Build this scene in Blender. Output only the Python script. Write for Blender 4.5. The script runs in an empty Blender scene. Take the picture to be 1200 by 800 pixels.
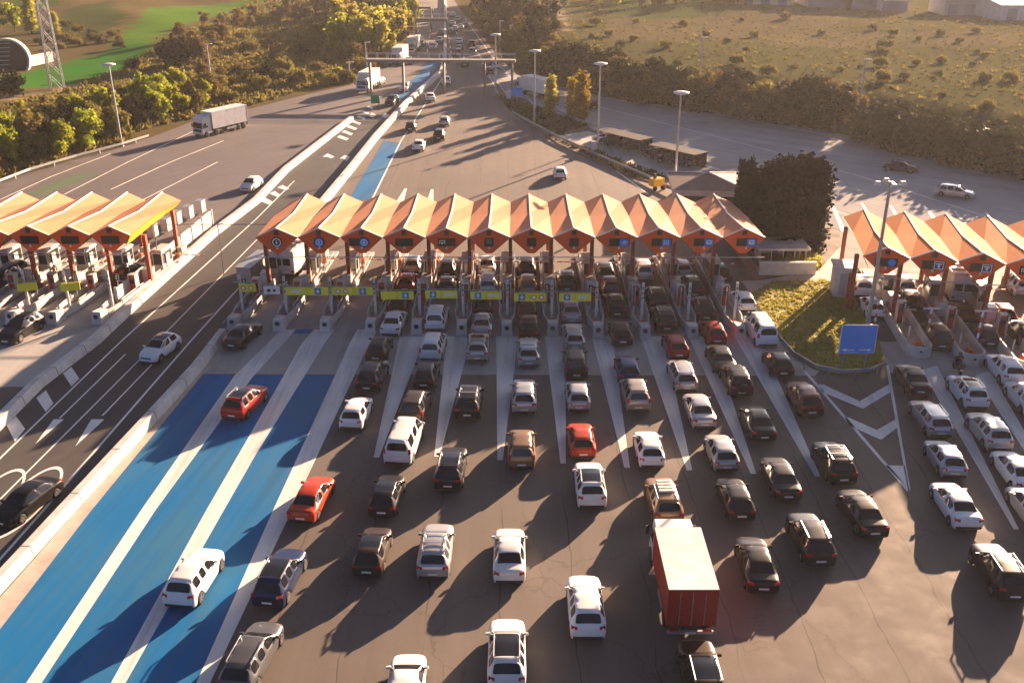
import bpy, bmesh, math, random
from mathutils import Vector, Matrix
random.seed(7)
PI = math.pi
S = bpy.context.scene
COL = S.collection

# ------------------------------------------------------------------ survey helpers
# measurements were taken on a 1200x800 view from a drone 34 m up; at() turns a reading into a ground point
F, HZ, CH = 1150.0, -115.0, 34.0
TH = math.atan((400 - HZ) / F); CT, ST = math.cos(TH), math.sin(TH)
def at(px, py, z=0.0):
    u = (px - 600) / F; v = (400 - py) / F
    t = (z - CH) / (-ST + v * CT)
    return Vector((u * t, (CT + v * ST) * t, z))
def proj(x, y, z):
    d = y * CT - (z - CH) * ST; v = y * ST + (z - CH) * CT
    return 600 + F * x / d, 400 - F * v / d
def height_to(p, top):
    lo, hi = 0.0, 60.0
    for _ in range(40):
        m = (lo + hi) / 2
        if proj(p[0], p[1], m)[1] > top: lo = m
        else: hi = m
    return lo
ORD = ['first', 'second', 'third', 'fourth', 'fifth', 'sixth', 'seventh', 'eighth', 'ninth', 'tenth', 'eleventh', 'twelfth', 'thirteenth', 'fourteenth']

# ------------------------------------------------------------------ mesh helpers
class MB:
    def __init__(s): s.v = []; s.f = []; s.m = []
    def add(s, vs, fs, mi=0):
        o = len(s.v); s.v += [tuple(v) for v in vs]
        s.f += [tuple(i + o for i in f) for f in fs]; s.m += [mi] * len(fs); return s
    def box(s, x0, x1, y0, y1, z0, z1, mi=0):
        vs = [(x0,y0,z0),(x1,y0,z0),(x1,y1,z0),(x0,y1,z0),(x0,y0,z1),(x1,y0,z1),(x1,y1,z1),(x0,y1,z1)]
        return s.add(vs, [(3,2,1,0),(4,5,6,7),(0,1,5,4),(1,2,6,5),(2,3,7,6),(3,0,4,7)], mi)
    def hexa(s, b, t, mi=0):
        return s.add(list(b) + list(t), [(3,2,1,0),(4,5,6,7),(0,1,5,4),(1,2,6,5),(2,3,7,6),(3,0,4,7)], mi)
    def tube(s, a, b, r0, r1=None, n=8, mi=0):
        r1 = r0 if r1 is None else r1
        a = Vector(a); b = Vector(b); d = (b - a).normalized()
        u = d.orthogonal().normalized(); w = d.cross(u)
        vs = [a + (u*math.cos(2*PI*i/n) + w*math.sin(2*PI*i/n))*r0 for i in range(n)] + \
             [b + (u*math.cos(2*PI*i/n) + w*math.sin(2*PI*i/n))*r1 for i in range(n)]
        fs = [(i, (i+1) % n, n+(i+1) % n, n+i) for i in range(n)] + [tuple(range(n-1,-1,-1)), tuple(range(n, 2*n))]
        return s.add(vs, fs, mi)
    def lathe(s, prof, n=16, c=(0,0,0), ax='z', mi=0):
        vs = []
        for r, h in prof:
            for i in range(n):
                a = 2*PI*i/n; p = (r*math.cos(a), r*math.sin(a), h)
                if ax == 'x': p = (p[2], p[0], p[1])
                if ax == 'y': p = (p[1], p[2], p[0])
                vs.append((p[0]+c[0], p[1]+c[1], p[2]+c[2]))
        k = len(prof); fs = []
        for j in range(k-1):
            for i in range(n): fs.append((j*n+i, j*n+(i+1) % n, (j+1)*n+(i+1) % n, (j+1)*n+i))
        fs.append(tuple(range(n-1,-1,-1))); fs.append(tuple((k-1)*n+i for i in range(n)))
        return s.add(vs, fs, mi)
    def prism(s, pts, z0, z1, mi=0):
        n = len(pts)
        vs = [(p[0],p[1],z0) for p in pts] + [(p[0],p[1],z1) for p in pts]
        return s.add(vs, [tuple(range(n-1,-1,-1)), tuple(range(n, 2*n))] + [(i,(i+1)%n,n+(i+1)%n,n+i) for i in range(n)], mi)
    def wall(s, pts, w, z0, z1, wt=None, mi=0):
        """a mitred wall of width w (wt at its top) along a path on the ground"""
        wt = w if wt is None else wt
        P = [Vector((p[0], p[1])) for p in pts]; n = len(P); rows = []
        for i in range(n):
            d = (P[min(i+1,n-1)] - P[max(i-1,0)]).normalized(); nn = Vector((-d.y, d.x))
            a, b = P[i]+nn*w/2, P[i]-nn*w/2; c, e = P[i]-nn*wt/2, P[i]+nn*wt/2
            rows.append([(a.x,a.y,z0),(b.x,b.y,z0),(c.x,c.y,z1),(e.x,e.y,z1)])
        vs = [p for r in rows for p in r]; fs = []
        for i in range(n-1):
            for j in range(4): fs.append((i*4+j, i*4+(j+1)%4, (i+1)*4+(j+1)%4, (i+1)*4+j))
        fs += [(3,2,1,0), tuple((n-1)*4+j for j in range(4))]
        return s.add(vs, fs, mi)
    def mesh(s, name, mats, smooth=False, fix=True):
        me = bpy.data.meshes.new(name); me.from_pydata(s.v, [], s.f)
        for m in (mats if isinstance(mats, (list, tuple)) else [mats]): me.materials.append(m)
        me.polygons.foreach_set('material_index', s.m)
        if fix:
            bm = bmesh.new(); bm.from_mesh(me); bmesh.ops.recalc_face_normals(bm, faces=bm.faces); bm.to_mesh(me); bm.free()
        if smooth:
            me.polygons.foreach_set('use_smooth', [True]*len(me.polygons))
        me.update(); return me
    def build(s, name, mats, parent=None, smooth=False, bevel=0, fix=True):
        return put(name, s.mesh(name, mats, smooth, fix), parent, bevel)
def put(name, me, parent=None, bevel=0):
    o = bpy.data.objects.new(name, me); COL.objects.link(o)
    if parent: o.parent = parent
    if bevel:
        b = o.modifiers.new('Bevel', 'BEVEL'); b.width = bevel; b.segments = 2; b.limit_method = 'ANGLE'
    return o
def tag(o, label=None, cat=None, group=None, kind=None):
    if label: o['label'] = label
    if cat: o['category'] = cat
    if group: o['group'] = group
    if kind: o['kind'] = kind
    return o
def empty(name, loc, rz=0.0):
    o = bpy.data.objects.new(name, None); COL.objects.link(o); o.location = loc; o.rotation_euler.z = rz
    o.empty_display_size = 0.3
    return o
def copy_tree(o, parent=None):
    c = o.copy(); COL.objects.link(c); c.parent = parent
    for ch in KIDS.get(o.name, []) or o.children: copy_tree(ch, c)
    return c
KIDS = {}
def hdg(a, b):
    d = b - a; return math.atan2(-d.x, d.y)      # z rotation that turns +Y to the direction a->b

# ------------------------------------------------------------------ materials
def nodes(name):
    m = bpy.data.materials.new(name); m.use_nodes = True
    nt = m.node_tree; b = nt.nodes['Principled BSDF']
    return m, nt, b
def L(nt, a, b): nt.links.new(a, b)
def mixc(nt, fac, a, b, mode='MIX'):
    n = nt.nodes.new('ShaderNodeMix'); n.data_type = 'RGBA'; n.blend_type = mode
    for sock, v in ((n.inputs[0], fac), (n.inputs[6], a), (n.inputs[7], b)):
        if hasattr(v, 'is_output'): L(nt, v, sock)
        elif isinstance(v, (int, float)): sock.default_value = v
        else: sock.default_value = (*v[:3], 1)
    return n.outputs[2]
def noise(nt, scale, detail=4, rough=.6, vec=None, sc=None):
    n = nt.nodes.new('ShaderNodeTexNoise'); n.inputs['Scale'].default_value = scale
    n.inputs['Detail'].default_value = detail; n.inputs['Roughness'].default_value = rough
    if vec is None:
        tc = nt.nodes.new('ShaderNodeNewGeometry'); vec = tc.outputs['Position']
    if sc:
        mp = nt.nodes.new('ShaderNodeMapping'); mp.inputs['Scale'].default_value = sc; L(nt, vec, mp.inputs[0]); vec = mp.outputs[0]
    L(nt, vec, n.inputs['Vector']); return n.outputs['Fac']
def ramp(nt, fac, lo, hi, a=0.0, b=1.0):
    n = nt.nodes.new('ShaderNodeMapRange'); n.inputs[1].default_value = lo; n.inputs[2].default_value = hi
    n.inputs[3].default_value = a; n.inputs[4].default_value = b; L(nt, fac, n.inputs[0]); return n.outputs[0]
def mul(nt, a, b, op='MULTIPLY'):
    n = nt.nodes.new('ShaderNodeMath'); n.operation = op
    for s_, v in ((n.inputs[0], a), (n.inputs[1], b)):
        if hasattr(v, 'is_output'): L(nt, v, s_)
        else: s_.default_value = v
    return n.outputs[0]
def sock(b, k, v):
    if k in b.inputs: b.inputs[k].default_value = v
def mat(name, col, rough=.6, metal=0.0, var=.12, scale=1.5, spec=.4, coat=0.0):
    """plain painted / cast surface with a little dirt"""
    m, nt, b = nodes(name)
    if var:
        tc = nt.nodes.new('ShaderNodeTexCoord')
        n1 = noise(nt, scale, 5, .65, tc.outputs['Object'])
        c = mixc(nt, ramp(nt, n1, .35, .7), col, tuple(x*(1-var*2.2) for x in col)); L(nt, c, b.inputs['Base Color'])
        L(nt, ramp(nt, n1, .3, .7, rough*.85, min(1, rough*1.2)), b.inputs['Roughness'])
    else:
        b.inputs['Base Color'].default_value = (*col, 1); b.inputs['Roughness'].default_value = rough
    b.inputs['Metallic'].default_value = metal; sock(b, 'Specular IOR Level', spec); sock(b, 'Coat Weight', coat)
    return m
def asphalt(name, col, streak=.25, seams=True, rough=.8, patch=.25, spec=.28, rot=0.0):
    m, nt, b = nodes(name)
    g = nt.nodes.new('ShaderNodeNewGeometry').outputs['Position']
    if rot:
        mp = nt.nodes.new('ShaderNodeMapping'); mp.inputs['Rotation'].default_value = (0,0,rot); L(nt, g, mp.inputs[0]); g = mp.outputs[0]
    big = noise(nt, .045, 4, .6, g); mid = noise(nt, .6, 5, .65, g); fine = noise(nt, 9, 3, .7, g)
    st = noise(nt, 1.0, 4, .6, g, (.9, .025, 1))
    c = mixc(nt, ramp(nt, big, .35, .65), tuple(x*(1-patch) for x in col), tuple(x*(1+patch) for x in col))
    c = mixc(nt, ramp(nt, st, .38, .68, 0, streak), c, tuple(x*.55 for x in col))
    c = mixc(nt, ramp(nt, mid, .5, .8, 0, .35), c, tuple(x*1.35 for x in col))
    c = mixc(nt, ramp(nt, fine, .35, .75, .0, .3), c, tuple(x*.7 for x in col))
    if seams:
        sx = nt.nodes.new('ShaderNodeSeparateXYZ'); L(nt, g, sx.inputs[0])
        wob = mul(nt, noise(nt, .15, 3, .6, g), 1.2)
        md = mul(nt, mul(nt, mul(nt, sx.outputs[0], wob, 'ADD'), 3.9, 'DIVIDE'), 1.0, 'FRACT')
        line = mul(nt, md, .02, 'LESS_THAN')
        c = mixc(nt, mul(nt, line, ramp(nt, noise(nt, .08, 2, .5, g), .38, .5, 0, .7)), c, tuple(x*.35 for x in col))
        cr = nt.nodes.new('ShaderNodeTexVoronoi'); cr.feature = 'DISTANCE_TO_EDGE'; cr.inputs['Scale'].default_value = .11
        dv = nt.nodes.new('ShaderNodeVectorMath'); dv.operation = 'ADD'; L(nt, g, dv.inputs[0])
        nz = nt.nodes.new('ShaderNodeTexNoise'); nz.inputs['Scale'].default_value = .5; nz.inputs['Detail'].default_value = 5
        L(nt, g, nz.inputs['Vector'])
        s2 = nt.nodes.new('ShaderNodeVectorMath'); s2.operation = 'SCALE'; s2.inputs['Scale'].default_value = 3.0
        L(nt, nz.outputs['Color'], s2.inputs[0]); L(nt, s2.outputs[0], dv.inputs[1]); L(nt, dv.outputs[0], cr.inputs['Vector'])
        crk = mul(nt, cr.outputs['Distance'], .006, 'LESS_THAN')
        c = mixc(nt, mul(nt, crk, .3), c, tuple(x*.35 for x in col))
    vo = nt.nodes.new('ShaderNodeTexVoronoi'); vo.inputs['Scale'].default_value = .12; L(nt, g, vo.inputs['Vector'])
    spot = ramp(nt, vo.outputs['Distance'], .05, .2, .5, 0)
    c = mixc(nt, spot, c, tuple(x*.45 for x in col))
    L(nt, c, b.inputs['Base Color'])
    L(nt, ramp(nt, mid, .3, .7, rough-.08, rough+.1), b.inputs['Roughness']); sock(b, 'Specular IOR Level', spec)
    bp = nt.nodes.new('ShaderNodeBump'); bp.inputs['Strength'].default_value = .25; bp.inputs['Distance'].default_value = .03
    L(nt, fine, bp.inputs['Height']); L(nt, bp.outputs[0], b.inputs['Normal'])
    return m
def road_paint(name, col, under, wear=(.35, .62), streak=True, rough=.6, rot=0.0):
    m, nt, b = nodes(name)
    g = nt.nodes.new('ShaderNodeNewGeometry').outputs['Position']
    if rot:
        mp = nt.nodes.new('ShaderNodeMapping'); mp.inputs['Rotation'].default_value = (0,0,rot); L(nt, g, mp.inputs[0]); g = mp.outputs[0]
    w1 = noise(nt, .8, 6, .72, g, (1.7, .07, 1) if streak else None); w2 = noise(nt, .12, 4, .6, g); w3 = noise(nt, 6, 4, .7, g)
    w = mul(nt, mul(nt, w1, w2, 'ADD'), .5)
    c = mixc(nt, ramp(nt, w, wear[0], wear[1], 0, .75), col, under)
    c = mixc(nt, ramp(nt, w3, .5, .8, 0, .35), c, under)
    c = mixc(nt, ramp(nt, w2, .4, .7, 0, .3), c, tuple(min(1, x*1.25) for x in col))
    if streak: c = mixc(nt, ramp(nt, noise(nt, 1.0, 3, .6, g, (.9, .03, 1)), .5, .7, 0, .4), c, tuple(x*.5 for x in col))
    L(nt, c, b.inputs['Base Color']); b.inputs['Roughness'].default_value = rough + .15; sock(b, 'Specular IOR Level', .15)
    return m
def foliage(name, cols, rough=.65, tr=.25):
    m, nt, b = nodes(name)
    gi = nt.nodes.new('ShaderNodeNewGeometry').outputs['Random Per Island']; oi = nt.nodes.new('ShaderNodeObjectInfo').outputs['Random']
    c = mixc(nt, gi, cols[0], cols[1]); c = mixc(nt, mul(nt, oi, .8), c, cols[2])
    L(nt, c, b.inputs['Base Color']); b.inputs['Roughness'].default_value = rough; sock(b, 'Specular IOR Level', .02)
    t = nt.nodes.new('ShaderNodeBsdfTranslucent'); L(nt, c, t.inputs['Color'])
    mx = nt.nodes.new('ShaderNodeMixShader'); mx.inputs[0].default_value = tr
    L(nt, b.outputs[0], mx.inputs[1]); L(nt, t.outputs[0], mx.inputs[2])
    L(nt, mx.outputs[0], nt.nodes['Material Output'].inputs['Surface'])
    return m
def paint_mat():
    m, nt, b = nodes('car_paint')
    oi = nt.nodes.new('ShaderNodeObjectInfo'); tc = nt.nodes.new('ShaderNodeTexCoord')
    sep = nt.nodes.new('ShaderNodeSeparateXYZ'); L(nt, tc.outputs['Object'], sep.inputs[0])
    n = noise(nt, 3, 4, .6, tc.outputs['Object'])
    dirt = mul(nt, ramp(nt, sep.outputs[2], .25, .7, .25, .01), ramp(nt, n, .3, .7, .3, 1.2))
    c = mixc(nt, dirt, oi.outputs['Color'], (.05, .043, .036)); L(nt, c, b.inputs['Base Color'])
    L(nt, ramp(nt, dirt, 0, .5, .32, .55), b.inputs['Roughness']); L(nt, oi.outputs['Alpha'], b.inputs['Metallic'])
    sock(b, 'Coat Weight', .18); sock(b, 'Coat Roughness', .06); sock(b, 'Specular IOR Level', .28)
    return m
M = {}
M['paint'] = paint_mat()
M['glass'] = mat('car_glass', (.012,.014,.017), .07, var=0, spec=.6)
M['tyre'] = mat('tyre_rubber', (.018,.018,.019), .85, var=.1)
M['rim'] = mat('alloy_rim', (.42,.42,.43), .35, .8, var=.1)
M['trim'] = mat('black_trim', (.02,.02,.022), .6, var=.1)
M['tail'] = mat('tail_lamp', (.42,.012,.012), .2, var=0, spec=.6)
M['head'] = mat('head_lamp', (.7,.72,.75), .12, var=0, spec=.8)
M['plate'] = mat('number_plate', (.75,.75,.72), .5, var=0)
M['chrome'] = mat('roof_rail', (.55,.55,.56), .3, .8, var=0)
M['lorry_white'] = mat('lorry_white', (.72,.70,.67), .45, var=.12, scale=.8)
M['lorry_red'] = mat('lorry_red', (.36,.018,.014), .5, var=.14, scale=.7)
M['lorry_roof'] = mat('lorry_roof', (.72,.66,.64), .6, var=.16, scale=.7)
M['lorry_blue'] = mat('lorry_blue', (.02,.035,.09), .4, var=.1)
M['road'] = asphalt('asphalt', (.148,.123,.106), .34, True, .8, .12, .26)
M['road_dark'] = asphalt('asphalt_dark', (.072,.066,.062), .3, False, .7, .2, rot=.35)
M['road_left'] = asphalt('asphalt_left', (.14,.122,.118), .3, False, .7, .15, rot=.6)
M['ramp'] = asphalt('asphalt_ramp', (.43,.42,.41), .45, False, .95, .2, .0, rot=-.9)
M['apron'] = asphalt('concrete_apron', (.40,.385,.36), .55, False, .75, .2)
M['blue'] = road_paint('blue_road_paint', (.003,.14,.36), (.05,.14,.18), (.44,.6), rot=.157)
M['white_worn'] = road_paint('worn_white_paint', (.78,.75,.71), (.26,.25,.235), (.47,.66))
M['white'] = road_paint('white_road_paint', (.78,.76,.73), (.2,.19,.18), (.52,.72))
M['gutter'] = road_paint('gutter_concrete', (.48,.42,.37), (.2,.17,.14), (.45,.65), False)
M['concrete'] = mat('concrete', (.42,.40,.37), .8, var=.16, scale=1.2)
M['concrete_pale'] = mat('concrete_pale', (.62,.59,.55), .75, var=.14, scale=.9)
M['carport'] = mat('carport_shade_sheet', (.075,.074,.072), .85, var=.15, scale=.6, spec=.1)  # grey roof coloured dark: shade of the parked row painted in
M['bridge'] = mat('bridge_concrete', (.22,.2,.185), .85, var=.15, scale=.5)
M['seam'] = mat('joint_grime', (.16,.14,.12), .9, var=.2)
def roof_mat(name, col, rough, spec):
    m, nt, b = nodes(name)
    tc = nt.nodes.new('ShaderNodeTexCoord').outputs['Object']; sx = nt.nodes.new('ShaderNodeSeparateXYZ'); L(nt, tc, sx.inputs[0])
    n1 = noise(nt, .35, 5, .65, tc); st = noise(nt, 1.0, 4, .6, tc, (2.2, .12, .3)); n3 = noise(nt, .09, 3, .6, tc)
    c = mixc(nt, ramp(nt, n1, .35, .7, 0, .3), col, tuple(x*.72 for x in col))
    c = mixc(nt, ramp(nt, st, .5, .75, 0, .4), c, tuple(x*.6 for x in col))
    c = mixc(nt, ramp(nt, n3, .4, .65, 0, .35), c, (col[0]*1.1, col[1]*1.25, col[2]*1.5))
    line = mul(nt, mul(nt, mul(nt, sx.outputs[1], .92, 'DIVIDE'), 1.0, 'FRACT'), .07, 'LESS_THAN')
    c = mixc(nt, mul(nt, line, .22), c, tuple(x*.45 for x in col))
    L(nt, c, b.inputs['Base Color']); b.inputs['Roughness'].default_value = rough; sock(b, 'Specular IOR Level', spec)
    return m
M['panel'] = mat('barrier_panel', (.6,.57,.54), .6, var=.1, scale=.6)
M['steel'] = mat('galvanised_steel', (.42,.43,.43), .42, .55, var=.12, scale=2)
M['dark_steel'] = mat('dark_steel', (.05,.05,.052), .5, .3, var=.1)
M['roof_orange'] = roof_mat('canopy_sheet', (.51,.225,.118), .8, .08)
M['roof_amber'] = roof_mat('canopy_sheet_amber', (.48,.14,.025), .85, .06)
M['ridge'] = mat('ridge_cap', (.74,.62,.52), .4, var=.06)
M['fascia'] = mat('fascia_orange', (.9,.10,.009), .5, var=.05, scale=.6)
M['fascia_yellow'] = mat('fascia_yellow', (.85,.38,.015), .5, var=.05, scale=.6)
M['column'] = mat('column_orange', (.3,.06,.025), .55, var=.12)
M['booth'] = mat('booth_panel', (.6,.56,.5), .5, var=.12)
M['booth_glass'] = mat('booth_glass', (.03,.035,.04), .1, var=0, spec=.6)
M['red'] = mat('red_plastic', (.5,.035,.02), .5, var=.1)
M['orange'] = mat('orange_plastic', (.65,.13,.02), .5, var=.08)
M['yellow'] = mat('yellow_paint', (.75,.42,.03), .5, var=.1)
M['lime'] = mat('lime_reflective', (.80,.74,.04), .45, var=.04)
M['sign_black'] = mat('display_black', (.012,.012,.013), .3, var=0)
M['sign_blue'] = mat('sign_blue', (.001,.26,.78), .4, var=.03)
M['sign_navy'] = mat('sign_navy', (.01,.02,.10), .4, var=0)
M['sign_teal'] = mat('sign_teal', (.01,.22,.42), .4, var=0)
M['sign_white'] = mat('sign_white', (.8,.8,.79), .45, var=0)
M['sign_pale'] = mat('sign_pale', (.72,.72,.66), .45, var=.04)
M['sign_red'] = mat('sign_red', (.6,.03,.02), .45, var=0)
M['green_box'] = mat('green_board', (.02,.25,.11), .5, var=.06)
M['tile'] = mat('roof_tile', (.24,.155,.11), .75, var=.12, scale=1)
M['white_wall'] = mat('white_render', (.66,.64,.6), .8, var=.1)
M['shed'] = mat('shed_cladding', (.38,.36,.36), .6, var=.1, scale=.3)
M['shed_blue'] = mat('shed_cladding_blue', (.2,.22,.27), .6, var=.1, scale=.3)
M['shed_orange'] = mat('shed_cladding_orange', (.55,.25,.05), .6, var=.08)
M['bark'] = mat('bark', (.10,.075,.055), .9, var=.2, scale=4)
M['skin'] = mat('skin', (.45,.28,.2), .6, var=0)
M['black_cloth'] = mat('black_cloth', (.02,.02,.024), .8, var=.05)
M['helmet'] = mat('helmet', (.03,.03,.035), .25, var=0)
M['soil'] = mat('bare_soil', (.17,.12,.085), .95, var=.2, scale=.5)
M['path'] = mat('path_gravel', (.30,.25,.19), .95, var=.15, scale=.4)
M['f_green'] = foliage('leaf_bright_green', ((.17,.24,.015),(.38,.40,.04),(.27,.25,.025)), tr=.48)
M['f_olive'] = foliage('leaf_olive', ((.10,.105,.025),(.26,.22,.06),(.19,.15,.045)), tr=.35)
M['f_brown'] = foliage('leaf_russet', ((.12,.085,.034),(.25,.18,.065),(.19,.13,.045)))
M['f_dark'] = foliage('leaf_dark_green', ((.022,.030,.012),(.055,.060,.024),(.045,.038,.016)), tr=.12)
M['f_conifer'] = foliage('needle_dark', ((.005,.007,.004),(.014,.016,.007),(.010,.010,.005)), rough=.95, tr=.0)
M['f_yellow'] = foliage('leaf_yellow', ((.24,.19,.012),(.36,.28,.03),(.26,.16,.015)), tr=.4)
M['f_poplar'] = foliage('leaf_yellow_green', ((.22,.24,.03),(.42,.38,.055),(.33,.26,.05)), tr=.48)
M['f_dry'] = foliage('dry_grass', ((.065,.062,.026),(.105,.092,.044),(.065,.072,.028)), tr=.35)
M['f_yel_grass'] = foliage('golden_grass', ((.15,.125,.035),(.26,.21,.06),(.17,.17,.04)), tr=.35)
M['f_grass'] = foliage('island_grass', ((.32,.29,.05),(.5,.43,.1),(.36,.34,.07)), tr=.4)

# ------------------------------------------------------------------ terrain
def P2(l): return [at(*p) for p in l]
ASPH = P2([(-2600,1300),(-500,420),(-200,295),(0,214),(36,200),(143,171),(180,160),(232,140),(300,126),(355,112),(410,100),(440,86),(452,72),(475,55),(486,37),(486,0),(485,-50),(484,-75),
           (526,-75),(527,-40),(532,0),(541,14),(552,25),(577,58),(585,70),(606,88),(640,97),(700,112),(750,120),(825,128),(900,141),(1000,160),(1100,181),(1187,200),(1300,232),(1700,340),(3800,1300)])
def inside(x, y, poly):
    c = False; j = len(poly) - 1
    for i in range(len(poly)):
        a, b = poly[i], poly[j]
        if (a.y > y) != (b.y > y) and x < (b.x-a.x)*(y-a.y)/(b.y-a.y) + a.x: c = not c
        j = i
    return c
SEG = [(ASPH[i].x, ASPH[i].y, ASPH[(i+1) % len(ASPH)].x - ASPH[i].x, ASPH[(i+1) % len(ASPH)].y - ASPH[i].y) for i in range(len(ASPH))]
SEG = [(a,b,c,d,c*c+d*d) for a,b,c,d in SEG]
def edge_d(x, y):
    best = 1e9
    for a,b,c,d,l in SEG:
        t = ((x-a)*c + (y-b)*d)/l; t = 0 if t < 0 else 1 if t > 1 else t
        e = (x-a-c*t)**2 + (y-b-d*t)**2
        if e < best: best = e
    return math.sqrt(best)
def terrain(x, y):
    if abs(x) > 900 or y < -60 or y > 1000: return -.06
    if inside(x, y, ASPH): return -.06
    d = edge_d(x, y)
    k = min(1, d/16); k = k*k*(3-2*k)
    bump = .5*math.sin(x*.07+y*.05) + .4*math.sin(x*.031-y*.083+1) + .2*math.sin(x*.19+2)*math.sin(y*.17)
    amp = 4.2 if x > 0 else .7
    return -.06 + k*(amp + bump*(.45 if x > 0 else 1)*min(1, d/40))
def on_ground(px, py):
    z = 0
    for _ in range(6):
        p = at(px, py, z); z = terrain(p.x, p.y)
    return Vector((p.x, p.y, z))
ZONES = [  # ground cover read from the view: outline, colour, mottling
    ([(0,92),(60,78),(140,57),(165,48),(185,58),(185,80),(100,97),(25,113),(0,113)], (.03,.16,.02)),
    ([(138,48),(165,26),(172,10),(240,6),(310,0),(310,10),(225,30),(195,42),(180,56),(140,57)], (.075,.18,.022)),
    ([(70,46),(75,14),(130,4),(152,24),(120,42)], (.045,.065,.022)),
    ([(0,5),(120,-10),(60,10),(0,14)], (.06,.10,.025)),
    ([(0,14),(60,12),(70,46),(45,50),(0,52)], (.085,.072,.04)),
    ([(140,92),(85,103),(0,124),(0,128),(90,108),(145,96)], (.27,.21,.15)),
    ([(378,0),(386,0),(392,30),(398,62),(390,62),(384,30)], (.25,.22,.18)),
    ([(640,6),(660,8),(664,14),(658,28),(668,56),(660,58),(648,30),(650,16)], (.30,.25,.18)),
    ([(690,10),(760,8),(920,10),(930,25),(800,40),(720,36)], (.06,.085,.03)),
    ([(720,36),(800,40),(930,25),(1000,30),(980,60),(800,74),(700,70)], (.11,.095,.06)),
    ([(900,60),(1200,60),(1200,75),(900,78)], (.13,.11,.066)),
    ([(190,55),(240,40),(380,20),(380,95),(250,120),(190,100)], (.17,.14,.05)),
    ([(170,150),(240,132),(405,96),(440,82),(400,60),(330,70),(250,95),(180,110)], (.18,.15,.05)),
]
ZW = [(P2(l), c) for l, c in ZONES]
def ground_col(x, y):
    c = (.115,.09,.045) if x < 0 else (.085,.085,.04)
    for poly, cc in ZW:
        if inside(x, y, poly): c = cc
    return c
def make_ground():
    def axis(a, b, st, ext):
        n = int((b-a)/st); return sorted([-e for e in ext if -e < a] + [a + (b-a)*i/n for i in range(n+1)] + [e for e in ext if e > b])
    xs = axis(-270, 270, 2.8, [300,340,400,500,700,1000,2000,4000]); ys = axis(18, 470, 2.8, [500,540,600,700,850,1000,2000,5000]); ys = [-3000,-500,-50] + ys
    ys = sorted(set(y for y in ys if y >= 18 or y < 0))
    vs = []; cs = []
    for y in ys:
        for x in xs:
            vs.append((x, y, terrain(x, y)))
            if abs(x) < 400 and 90 < y < 560:
                j = 1.2*math.sin(y*1.7+x*.3); c = ground_col(x + j, y + 1.2*math.sin(x*1.3))
            else: c = (.13,.11,.055)
            cs += [*c, 1.0]
    nx = len(xs)
    fs = [(j*nx+i, j*nx+i+1, (j+1)*nx+i+1, (j+1)*nx+i) for j in range(len(ys)-1) for i in range(nx-1)]
    me = bpy.data.meshes.new('ground'); me.from_pydata(vs, [], fs)
    at_ = me.color_attributes.new('cover', 'FLOAT_COLOR', 'POINT'); at_.data.foreach_set('color', cs)
    m, nt, b = nodes('ground_cover')
    a = nt.nodes.new('ShaderNodeVertexColor'); a.layer_name = 'cover'
    n1 = noise(nt, .12, 6, .7); n2 = noise(nt, 1.3, 6, .75); n3 = noise(nt, .03, 3, .6)
    c = mixc(nt, ramp(nt, n1, .42, .72, 0, .45), a.outputs[0], (.08,.075,.035))
    c = mixc(nt, ramp(nt, n2, .5, .8, 0, .4), c, (.115,.1,.058))
    c = mixc(nt, ramp(nt, n3, .45, .75, 0, .2), c, (.06,.065,.028))
    L(nt, c, b.inputs['Base Color']); b.inputs['Roughness'].default_value = 1; sock(b, 'Specular IOR Level', 0)
    bp = nt.nodes.new('ShaderNodeBump'); bp.inputs['Strength'].default_value = .35; bp.inputs['Distance'].default_value = .4
    L(nt, n2, bp.inputs['Height']); L(nt, bp.outputs[0], b.inputs['Normal'])
    me.materials.append(m); me.polygons.foreach_set('use_smooth', [True]*len(me.polygons))
    tag(put('ground', me), kind='structure')
make_ground()

def tri_sheet(name, polys, z, m, group=None):
    bm = bmesh.new()
    for poly in polys:
        vs = [bm.verts.new((p[0], p[1], z)) for p in poly]
        f = bm.faces.new(vs)
    bm.normal_update()
    for f in bm.faces:
        if f.normal.z < 0: f.normal_flip()
    bmesh.ops.triangulate(bm, faces=bm.faces)
    me = bpy.data.meshes.new(name); bm.to_mesh(me); bm.free(); me.materials.append(m)
    return tag(put(name, me), kind='structure', group=group)
tri_sheet('asphalt', [ASPH], 0, M['road'])
# left carriageways: exit plaza of the far toll, then the dark two-lane road
tri_sheet('left_road', [P2([(-500,420),(-200,295),(0,214),(36,200),(143,171),(180,160),(232,140),(300,126),(355,112),(410,100),(440,86),(452,72),(500,72),(412,141),(335,201),(300,238),(215,305),(0,310),(-300,420)])], .004, M['road_left'])
tri_sheet('dark_road', [P2([(-140,690),(-140,620),(0,500),(45,455),(112,404),(160,358),(250,276),(300,239),(335,202),(412,142),(475,124),(440,162),(412,199),(380,240),(345,285),(300,345),(262,392),(230,434),(115,560),(0,686),(-40,730),(-140,840)])], .008, M['road_dark'])
tri_sheet('ramp_road', [P2([(590,72),(606,88),(640,97),(700,112),(750,120),(825,128),(900,141),(1000,160),(1100,181),(1187,200),(1300,232),(1500,285),(1500,345),(1200,290),(1060,262),(985,272),(962,258),(940,240),(900,225),(800,196),(700,152),(640,128),(600,110),(570,90)])], .004, M['ramp'])
tri_sheet('concrete_apron', [P2([(232,438),(262,396),(300,345),(985,345),(985,410),(955,440)])], .004, M['apron'])
tri_sheet('left_apron', [P2([(-200,455),(-200,340),(178,340),(112,402),(45,453)])], .006, M['apron'])
tri_sheet('right_apron', [P2([(1040,436),(1030,400),(1300,405),(1300,460)])], .004, M['apron'])
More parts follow.
